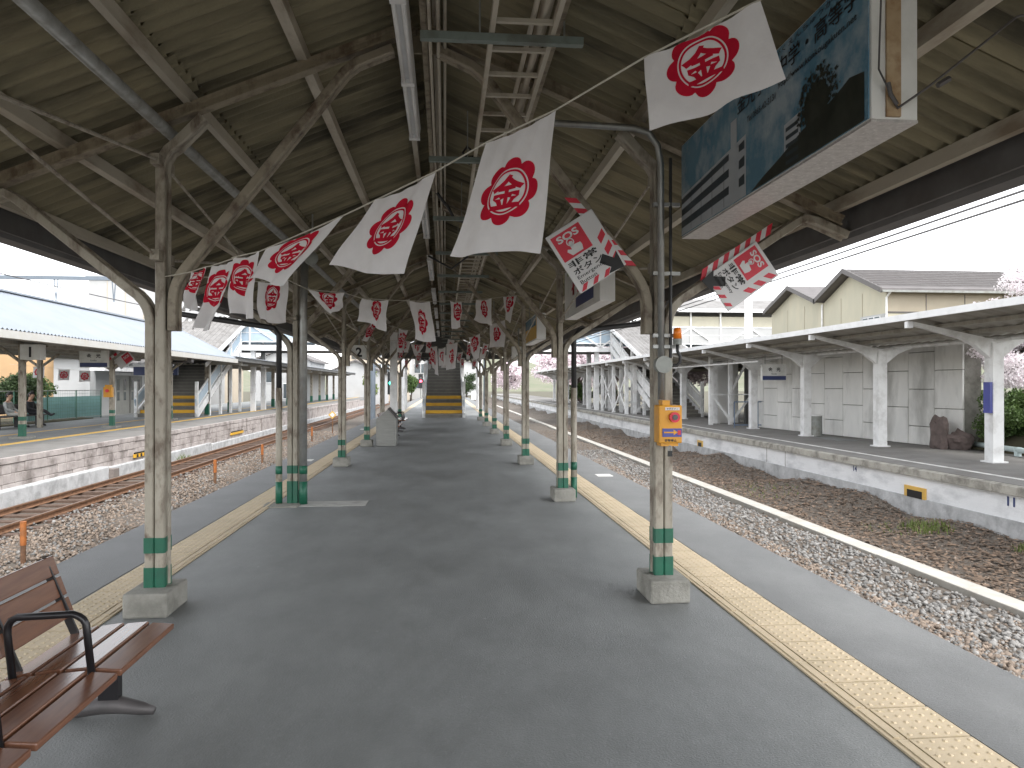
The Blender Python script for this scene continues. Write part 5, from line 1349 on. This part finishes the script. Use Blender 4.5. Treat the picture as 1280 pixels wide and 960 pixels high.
def seated(x, y, top, legs, label, crossed):
    h = .45
    J = [(x, y, h + .07), (x - .03, y, h + .25), (x - .05, y, h + .42), (x - .03, y, h + .53), (x + .0, y, h + .62), (x + .03, y, h + .72), (x + .01, y, h + .82),     # 0-6 spine, head
         (x - .04, y - .18, h + .46), (x + .04, y - .23, h + .24), (x + .24, y - .14, h + .16), (x + .31, y - .1, h + .14),       # 7-10 near arm, hand
         (x - .04, y + .18, h + .46), (x + .04, y + .23, h + .24), (x + .24, y + .14, h + .16), (x + .31, y + .1, h + .14),       # 11-14
         (x + .05, y - .1, h + .06), (x + .44, y - .12, h + .07), (x + .48, y - .12, .1), (x + .62, y - .13, .05)]               # 15-18 near leg, foot
    if crossed: J += [(x + .05, y + .1, h + .06), (x + .46, y + .0, h + .17), (x + .78, y - .1, h - .03), (x + .92, y - .1, h + .05)]
    else: J += [(x + .05, y + .1, h + .06), (x + .44, y + .13, h + .07), (x + .5, y + .13, .1), (x + .64, y + .14, .05)]
    B = [(0, 1), (1, 2), (2, 3), (3, 4), (4, 5), (5, 6), (2, 7), (7, 8), (8, 9), (9, 10), (2, 11), (11, 12), (12, 13), (13, 14), (0, 15), (15, 16), (16, 17), (17, 18), (0, 19), (19, 20), (20, 21), (21, 22)]
    Rr = [(.15, .13), (.14, .12), (.15, .11), .055, .08, .115, .085, .07, .055, .042, .035, .07, .055, .042, .035, .095, .07, .048, .04, .095, .07, .048, .04]
    def colour(c):
        d = c - Vector((x, y, 0))
        if d.z > h + .5: return 0
        if d.z < .1 or (crossed and d.x > .8): return 4
        if d.x > .28 and h + .10 < d.z < h + .22 and abs(d.y) < .2 and d.x < .38 and not crossed: return 0
        if d.x > .12 and d.z < h + .14 or d.z < h + .04: return legs
        return top
    r_ = person('person', J, B, Rr, colour, label)
    m = MB()
    for i in range(5):
        pass
    hv = []; hf = []; nu, nv = 12, 7
    for j in range(nv + 1):
        ph = math.pi * .5 * (1 - j / nv * 1.25)
        for i in range(nu):
            t = 2 * math.pi * i / nu; back = .02 if math.cos(t) < .2 else -.012 - .05 * (j / nv)
            rad = .112 * math.cos(ph)
            z = h + .76 + .115 * math.sin(ph) + (.05 * (j / nv) if math.cos(t) > .1 else -.04 * (j / nv))
            hv.append((x + .01 + rad * math.cos(t) - (.012 if j > 2 else 0), y + rad * math.sin(t), z))
    for j in range(nv):
        for i in range(nu): hf.append((j * nu + i, j * nu + (i + 1) % nu, (j + 1) * nu + (i + 1) % nu, (j + 1) * nu + i))
    MB().add(hv, hf).build('hair', 'hair', r_, smooth=True, fixn=False)
    f_ = MB().tube([(x + .1, y, h + .735), (x + .135, y, h + .715)], [.02, .012], 6).build('nose', 'skin', r_)
    for s_ in (-1, 1): MB().tube([(x + .105, y + s_ * .035, h + .755), (x + .118, y + s_ * .035, h + .755)], .009, 6).build('eye', 'ink', r_)
    for s_ in (-1, 1): MB().tube([(x + .02, y + s_ * .095, h + .72), (x + .02, y + s_ * .11, h + .735), (x + .01, y + s_ * .105, h + .76)], .014, 6).build('ear', 'skin', r_)
    return r_
seated(-15.75, 28.0, 1, 2, 'seated person in grey jacket and pale trousers on the left platform bench', False)
seated(-15.7, 29.3, 3, 3, 'seated person in dark suit with crossed legs on the left platform bench', True)
lb = thing('platform_bench', (-15.8, 28.6, 0), 'dark bench under two seated people on the left platform', 'bench', 'platform benches')
MB().box(-16.0, -15.5, 26.8, 30.4, .4, .45).build('seat', 'cast_grey', lb)
MB().box(-16.08, -16.0, 26.8, 30.4, .5, .85).build('backrest', 'cast_grey', lb)
for y in (27.2, 28.6, 30.0): MB().box(-15.9, -15.6, y - .03, y + .03, 0, .4).build('leg', 'black', lb)
for y in (26.8, 30.4): MB().box(-16.05, -16.0, y - .02, y + .02, .4, .85).build('back_post', 'black', lb)

# ------------------------------------------------------------------ buildings behind on the left and far ahead
def block(name, x0, x1, y0, y1, z0, z1, wall, label, roof=None, wins=(), side=()):
    b_ = thing(name, ((x0 + x1) / 2, y0, z0), label, 'building')
    MB().box(x0, x1, y0, y1, z0, z1).build('wall', wall, b_)
    if roof == 'flat': MB().box(x0 - .2, x1 + .2, y0 - .2, y1 + .2, z1, z1 + .3).build('parapet', 'plaster_pale', b_)
    elif roof:
        xm = (x0 + x1) / 2; rz = (x1 - x0) * .22
        MB().ext([(x0 - .4, z1 - .1), (xm, z1 + rz), (x1 + .4, z1 - .1), (x1 + .4, z1 + .1), (xm, z1 + rz + .22), (x0 - .4, z1 + .1)], y0 - .4, y1 + .4).build('roof', roof, b_)
        MB().ext([(x0, z1), (x1, z1), (xm, z1 + rz)], y0 + .01, y1 - .01).build('gable', wall, b_)
    for (xa, xb, za, zb) in wins:
        w_ = MB().box(xa, xb, y0 - .06, y0 + .02, za, zb).build('window', 'white_metal', b_)
        n_ = max(1, int((xb - xa) / .9))
        for k in range(n_):
            a = xa + (xb - xa) * k / n_ + .05; c = xa + (xb - xa) * (k + 1) / n_ - .05
            MB().box(a, c, y0 - .075, y0 - .062, za + .07, zb - .07).build('pane', 'glass', w_)
    for (ya, yb, za, zb) in side:
        w_ = MB().box(x1 - .02, x1 + .06, ya, yb, za, zb).build('window', 'white_metal', b_)
        MB().box(x1 + .062, x1 + .075, ya + .07, yb - .07, za + .07, zb - .07).build('pane', 'glass', w_)
    return b_
block('pale_block', -32.5, -24.5, 70, 84, -1, 11.4, 'plaster_pale', 'pale windowless tower block beyond the tin roof canopy', 'flat')
for i in range(1, 5): MB().box(-32.5 + i * 1.6, -32.44 + i * 1.6, 69.97, 70.0, 0, 11.4).build('wall_joint', 'plaster_beige', bpy.data.objects['pale_block'])
block('beige_house', -27, -19.5, 39, 50, -1, 3.6, 'plaster_orange', 'orange beige house behind the teal fence', 'tile_roof', side=((40, 41.6, 1.2, 2.4),))
block('beige_house', -34, -27.5, 34, 44, -1, 3.2, 'plaster_beige', 'low beige house behind the shrubs at far left', 'tile_roof')
block('pale_house', -19, -13.5, 75, 84, -1, 4.0, 'plaster_pale', 'white house with blue panelled balcony beyond the dark canopy', 'tile_roof', wins=((-18.4, -17, 1.8, 3.2), (-16.2, -15, .2, 1.8)))
block('white_garage', -15.4, -8.2, 98, 108, -1, 3.2, 'plaster_pale', 'white gabled house seen under the far dark canopy', 'tile_roof')
block('apartment_block', -15.5, -6.3, 120, 132, -1, 9.0, 'plaster_beige', 'cream apartment block with balconies far ahead on the left', 'flat',
      wins=((-14.5, -12.5, .5, 2.2), (-11.5, -9, .5, 2.2), (-14.5, -12.5, 3.4, 5.1), (-11.5, -9, 3.4, 5.1), (-14.5, -12.5, 6.2, 7.9), (-11.5, -9, 6.2, 7.9)))
block('apartment_block', -6.0, -2.6, 135, 145, -1, 6.6, 'plaster_pale', 'pale narrow apartment block right of the cream block', 'flat', wins=((-5.6, -3.2, 1, 2.8), (-5.6, -3.2, 3.8, 5.6)))
block('pale_house', -40, -30, 100, 112, -1, 5, 'plaster_beige', 'beige house far behind the left platform', 'tile_roof', wins=((-38, -36, 1, 2.6),))
block('pale_house', 2.6, 9, 190, 200, -1, 6.5, 'plaster_pale', 'pale house far beyond the platform end', 'tile_roof', wins=((3.5, 5, 1.5, 3),))
block('pale_house', -14, -5, 200, 210, -1, 8, 'plaster_pale', 'pale house at the far bend of the track', 'tile_roof', wins=((-12, -9, 2, 4),))

grid_sheet('hills', -500, 600, 330, 700, 60, 14, lambda X, Y: GZ - 1 + np.clip((Y - 330) / 200, 0, 1) * (16 + 9 * np.sin(X * .021 + 1) + 5 * np.sin(X * .057)), 'hill')

# ------------------------------------------------------------------ trees and shrubs
def leaf_cloud(blobs, n, size, seed):
    """n small quads spread through the volume of ellipsoid blobs (x,y,z,rx,ry,rz), denser towards the shell"""
    g = np.random.default_rng(seed); B = np.array(blobs, float)
    wt = (B[:, 3] * B[:, 4] * B[:, 5]) ** .7; wt /= wt.sum()
    k = g.choice(len(B), n, p=wt)
    d = g.normal(size=(n, 3)); d /= np.linalg.norm(d, axis=1, keepdims=True)
    r = g.random(n) ** .45
    r *= 1 + .22 * np.sin(d[:, 0] * 7 + k) * np.sin(d[:, 2] * 6 + d[:, 1] * 5)
    C = B[k, :3] + d * r[:, None] * B[k, 3:]
    u = g.normal(size=(n, 3)); u /= np.linalg.norm(u, axis=1, keepdims=True)
    v = np.cross(u, g.normal(size=(n, 3))); v /= np.linalg.norm(v, axis=1, keepdims=True)
    s = g.uniform(size[0], size[1], (n, 1))
    V = np.stack([C - u * s, C - v * s * .6, C + u * s, C + v * s * .6], 1).reshape(-1, 3)
    return V, np.arange(4 * n).reshape(-1, 4)

def tree(name, base, trunk_h, blobs, n, size, leafm, label, cat, seed, group=None, trunk_r=.16, bark='bark', limbs=None):
    t_ = thing(name, base, label, cat, group)
    rr = random.Random(seed); b = Vector(base); top = b + Vector((rr.uniform(-.2, .2), 0, trunk_h))
    m = MB(); m.tube([b, b.lerp(top, .5) + Vector((rr.uniform(-.1, .1), rr.uniform(-.1, .1), 0)), top], [trunk_r * 1.2, trunk_r * .9, trunk_r * .7], 9)
    m.build('trunk', bark, t_, smooth=True)
    lm = MB()
    for q in blobs:
        e = Vector(q[:3]); mid = top.lerp(e, .5) + Vector((rr.uniform(-.2, .2), rr.uniform(-.2, .2), rr.uniform(0, .3)))
        lm.tube([top - Vector((0, 0, trunk_h * .15)), mid, e], [trunk_r * .5, trunk_r * .32, trunk_r * .12], 6)
        for k in range(3):
            f_ = e + Vector((rr.uniform(-1, 1) * q[3], rr.uniform(-1, 1) * q[4], rr.uniform(-.6, .9) * q[5])) * .8
            lm.tube([mid.lerp(e, .6), f_], [trunk_r * .2, trunk_r * .05], 5)
    lm.build('limbs', bark, t_, smooth=True)
    V, F = leaf_cloud(blobs, n, size, seed)
    np_mesh('crown', V, F, leafm, t_)
    return t_
def blobset(c, R3, n, seed, sub=.45):
    rr = random.Random(seed); out = []
    for i in range(n):
        d = Vector((rr.gauss(0, 1), rr.gauss(0, 1), rr.gauss(0, 1))).normalized() * rr.uniform(.3, .85)
        k = rr.uniform(.7, 1.2) * sub
        out.append((c[0] + d.x * R3[0], c[1] + d.y * R3[1], c[2] + d.z * R3[2], R3[0] * k, R3[1] * k, R3[2] * k))
    return out
# cherry on the bank at the right edge, branches reaching left over the wall
tree('cherry_tree', (17.4, 17.8, 1.6), 1.5, blobset((16.4, 18.6, 3.9), (2.1, 1.6, 1.25), 12, 3, .34) + [(14.6, 17.6, 2.75, .85, .7, .3), (14.1, 17.4, 2.2, .8, .6, .28), (14.9, 17.8, 1.75, .9, .6, .3), (15.6, 17.2, 2.2, .8, .7, .45), (13.8, 17.6, 2.75, .5, .5, .18), (13.1, 16.3, 2.6, .55, .4, .26), (13.3, 16.1, 2.1, .5, .4, .26), (12.85, 16.3, 2.35, .4, .3, .16), (13.6, 16.2, 1.7, .5, .4, .24), (13.0, 16.1, 1.75, .35, .3, .14)],
     36000, (.018, .045), 'blossom', 'pale pink cherry tree in blossom on the bank at right', 'cherry tree', 11)
tree('cherry_tree', (21.5, 22, 2.7), 2.2, blobset((20.6, 21.5, 5.6), (2.6, 2, 1.5), 12, 4, .36), 22000, (.025, .055), 'blossom', 'pale cherry tree in blossom beside the cream house roof', 'cherry tree', 12)
# green shrub below it
def shrub(name, base, blobs, n, size, lm, label, seed):
    t_ = thing(name, base, label, 'shrub'); b = Vector(base); m = MB(); rr = random.Random(seed)
    for q in blobs:
        e = Vector(q[:3]); m.tube([b + Vector((rr.uniform(-.2, .2), rr.uniform(-.2, .2), 0)), b.lerp(e, .5) + Vector((rr.uniform(-.1, .1), 0, .1)), e], [.04, .025, .008], 5)
    m.build('stems', 'bark', t_); V, F = leaf_cloud(blobs, n, size, seed); np_mesh('foliage', V, F, lm, t_)
shrub('bank_shrub', (13.4, 16.4, .2), blobset((13.3, 15.9, .72), (.85, .9, .68), 14, 21, .42) + [(12.8, 16.0, .62, .36, .35, .42), (12.95, 15.7, .95, .4, .35, .3)], 21000, (.018, .042), 'leaf', 'green shrub growing over the bank behind the low pipe rail', 21)
shrub('bank_shrub', (14.1, 14.8, .3), blobset((13.75, 14.6, .8), (.9, .9, .75), 11, 22, .42), 12000, (.018, .042), 'leaf_light', 'light green shrub at the right picture edge behind nearest white column', 22)
def rock(c, s, label, seed):
    bm = bmesh.new(); bmesh.ops.create_icosphere(bm, subdivisions=3, radius=1); rr = random.Random(seed); ph = [rr.uniform(0, 6.3) for _ in range(6)]
    for v in bm.verts:
        p = v.co.copy(); k = 1 + .16 * math.sin(3.1 * p.x + ph[0]) + .14 * math.sin(4.3 * p.y + ph[1]) + .13 * math.sin(5.2 * p.z + ph[2]) + .08 * math.sin(9 * p.x + 7 * p.z + ph[3]) + rr.uniform(-.05, .05)
        v.co = Vector((p.x * s[0] * k, p.y * s[1] * k, p.z * s[2] * k))
    me = bpy.data.meshes.new('boulder'); bm.to_mesh(me); bm.free(); me.materials.append(MATS['rock'])
    o = bpy.data.objects.new('boulder', me); COL.objects.link(o); o.location = c; tag(o, label, 'rock', 'boulders at the end of the retaining wall')
rock((12.1, 16.9, .33), (.15, .24, .45), 'upright dark boulder leaning at the retaining wall end', 1)
rock((12.42, 16.6, .2), (.26, .26, .3), 'broad brown boulder beside the upright boulder', 2)
rock((13.4, 14.6, .25), (.5, .4, .3), 'brown boulder under the shrub at right edge', 3)
# left side: bare pink tree and dark evergreen shrub behind the fence
tree('cherry_tree', (-19.0, 28.2, 0), 1.8, blobset((-19.3, 28.5, 3.0), (1.6, 1.5, 1.1), 10, 31, .34), 5000, (.02, .05), 'blossom', 'thin pink cherry tree behind the waiting people', 'cherry tree', 31, trunk_r=.08)
tree('evergreen_shrub', (-17.8, 30.8, 0), .7, blobset((-17.7, 30.9, 1.35), (1.3, 1.5, .95), 11, 32, .42), 12000, (.03, .07), 'leaf_dark', 'dark evergreen shrub behind the wire fence', 'shrub', 32, trunk_r=.07)
tree('evergreen_shrub', (-18.4, 34.4, 0), .6, blobset((-18.2, 34.5, 1.5), (1.0, 1.0, .75), 8, 33, .42), 6000, (.03, .07), 'leaf', 'green shrub behind the fence beside the booth', 'shrub', 33, trunk_r=.06)
shrub('hedge_shrub', (-17.9, 26.2, 0), blobset((-17.8, 26.0, .6), (.8, 1.9, .55), 9, 34, .42), 7000, (.03, .06), 'leaf_light', 'low yellow green shrub behind the fence at the left edge', 34)
# far cherries and greenery
for i, (x, y, h, w) in enumerate(((14.5, 78, 6.5, 6), (20, 84, 8, 7.5), (27, 80, 8.5, 7), (16, 96, 7.5, 8), (9.6, 112, 6, 6), (30, 68, 8.5, 6), (22, 66, 7.5, 6))):
    tree('cherry_tree', (x, y, -.6), h * .35, blobset((x, y, h * .58), (w * .55, w * .5, h * .38), 11, 50 + i, .42), 6000, (.1, .24), 'blossom_far', f'far cherry tree in blossom beyond the right platform, {ORD[i]} of the row', 'cherry tree', 50 + i, 'far cherry trees', trunk_r=.28)
for i, (x, y, h, w, lm, l) in enumerate(((12.5, 66, 2.2, 3, 'leaf', 'green bush on the far part of right platform'), (15.5, 70, 2.6, 3, 'leaf_dark', 'dark green bush behind the far right platform'), (3.6, 118, 4.6, 4, 'leaf_dark', 'round dark green tree beyond the far stairs'),
                                   (-9.4, 92, 4.0, 2.6, 'leaf_light', 'yellow green tree beyond the dark canopy'), (-5.2, 112, 3.6, 3, 'leaf', 'small green tree beside the far track'), (-20, 96, 5, 5, 'leaf', 'green tree behind the far left houses'))):
    tree('far_tree', (x, y, -.8), h * .3, blobset((x, y, h * .5), (w * .5, w * .5, h * .4), 8, 70 + i, .45), 3000, (.07, .16), lm, l, 'tree', 70 + i, trunk_r=.14)

# ------------------------------------------------------------------ signals, masts and wires
def signal(x, y, z, col, label):
    s_ = thing('railway_signal', (x, y, GZ), label, 'signal')
    MB().cyl((x, y), .09, GZ, z + 1.0, 10).build('mast', 'galv_dull', s_)
    MB().box(x - .28, x + .28, y - .15, y - .1, z - .9, z + .9).build('backboard', 'black', s_)
    MB().tube([(x, y - .15, z), (x, y - .2, z)], .16, 14).build('lamp', col, s_)
    MB().tube([(x, y - .15, z + .4), (x, y - .2, z + .4)], .13, 14).build('dark_lamp', 'trim_dark', s_)
signal(-4.2, 58, 1.75, 'signal_green', 'railway signal showing green beyond the left columns')
signal(-3.0, 92, 2.1, 'signal_red', 'railway signal showing red left of the far stairs')
MBn = MB().box(2.9, 3.7, 80, 80.05, -.1, 1.0); s_ = thing('white_board', (3.3, 80, GZ), 'small white board beyond the platform end', 'sign')
MB().box(2.9, 3.6, 80, 80.05, .0, .9).build('board', 'sign_white', s_); MB().box(3.2, 3.3, 80.06, 80.12, GZ, .5).build('post', 'galv_dull', s_)
gm = thing('catenary_gantry', (-18, 40, GZ), 'pale steel gantry with insulators above the tin roof canopy', 'gantry')
MB().bar((-34, 40.2, 7.2), (-3.9, 40.2, 7.2), .16, .2).build('beam', 'steel_blue', gm)
for x in (-33.9, -3.9): MB().cyl((x, 40.2), .14, GZ, 7.5, 12).build('mast', 'steel_blue', gm)
for x in (-20.3, -17.4, -14.6, -8.2):
    MB().tube([(x - .09, 40.2, 7.1), (x, 40.2, 5.9)], .03, 6).build('strut', 'steel_blue', gm); MB().tube([(x + .09, 40.2, 7.1), (x, 40.2, 5.9)], .03, 6).build('strut', 'steel_blue', gm)
    MB().cyl((x, 40.2), .07, 5.6, 5.95, 10).build('insulator', 'white_metal', gm)
g2 = thing('catenary_gantry', (6, 62, GZ), 'steel gantry spanning the right track bed beyond the footbridge', 'gantry')
MB().bar((3.4, 62, 6.6), (14.6, 62, 6.6), .14, .18).build('beam', 'steel_blue', g2)
for x in (3.4, 14.6): MB().cyl((x, 62), .12, GZ, 6.9, 12).build('mast', 'steel_blue', g2)
def wire(pts, label, r=.012):
    r = r * 1.6
    tag(MB().tube(pts, r, 5).build('overhead_wire', 'cast_grey'), label, 'wire', 'overhead wires')
def span(A, B, sag, n=14):
    A = Vector(A); B = Vector(B); return [A.lerp(B, i / n) - Vector((0, 0, sag * 4 * (i / n) * (1 - i / n))) for i in range(n + 1)]
wire(span((8.1, 3, 4.32), (8.1, 62, 4.5), .12), 'upper overhead wire above the right track bed', .012)
wire(span((8.15, 3, 4.2), (8.15, 62, 4.35), .1), 'lower overhead wire above the right track bed', .012)
wire(span((-8.2, 3, 5.35), (-8.2, 40.2, 5.6), .2), 'contact wire above the rusty left track', .014)
wire(span((-8.2, 3, 6.3), (-8.2, 40.2, 6.5), .5), 'carrier wire above the rusty left track', .012)
wire(span((-12.6, 5, 4.9), (-12.6, 40.2, 5.2), .3), 'thin wire over the tin roof canopy', .012)
wire(span((-8.2, 40.2, 5.6), (-8.2, 130, 5.6), .3), 'far contact wire above the left track', .014)
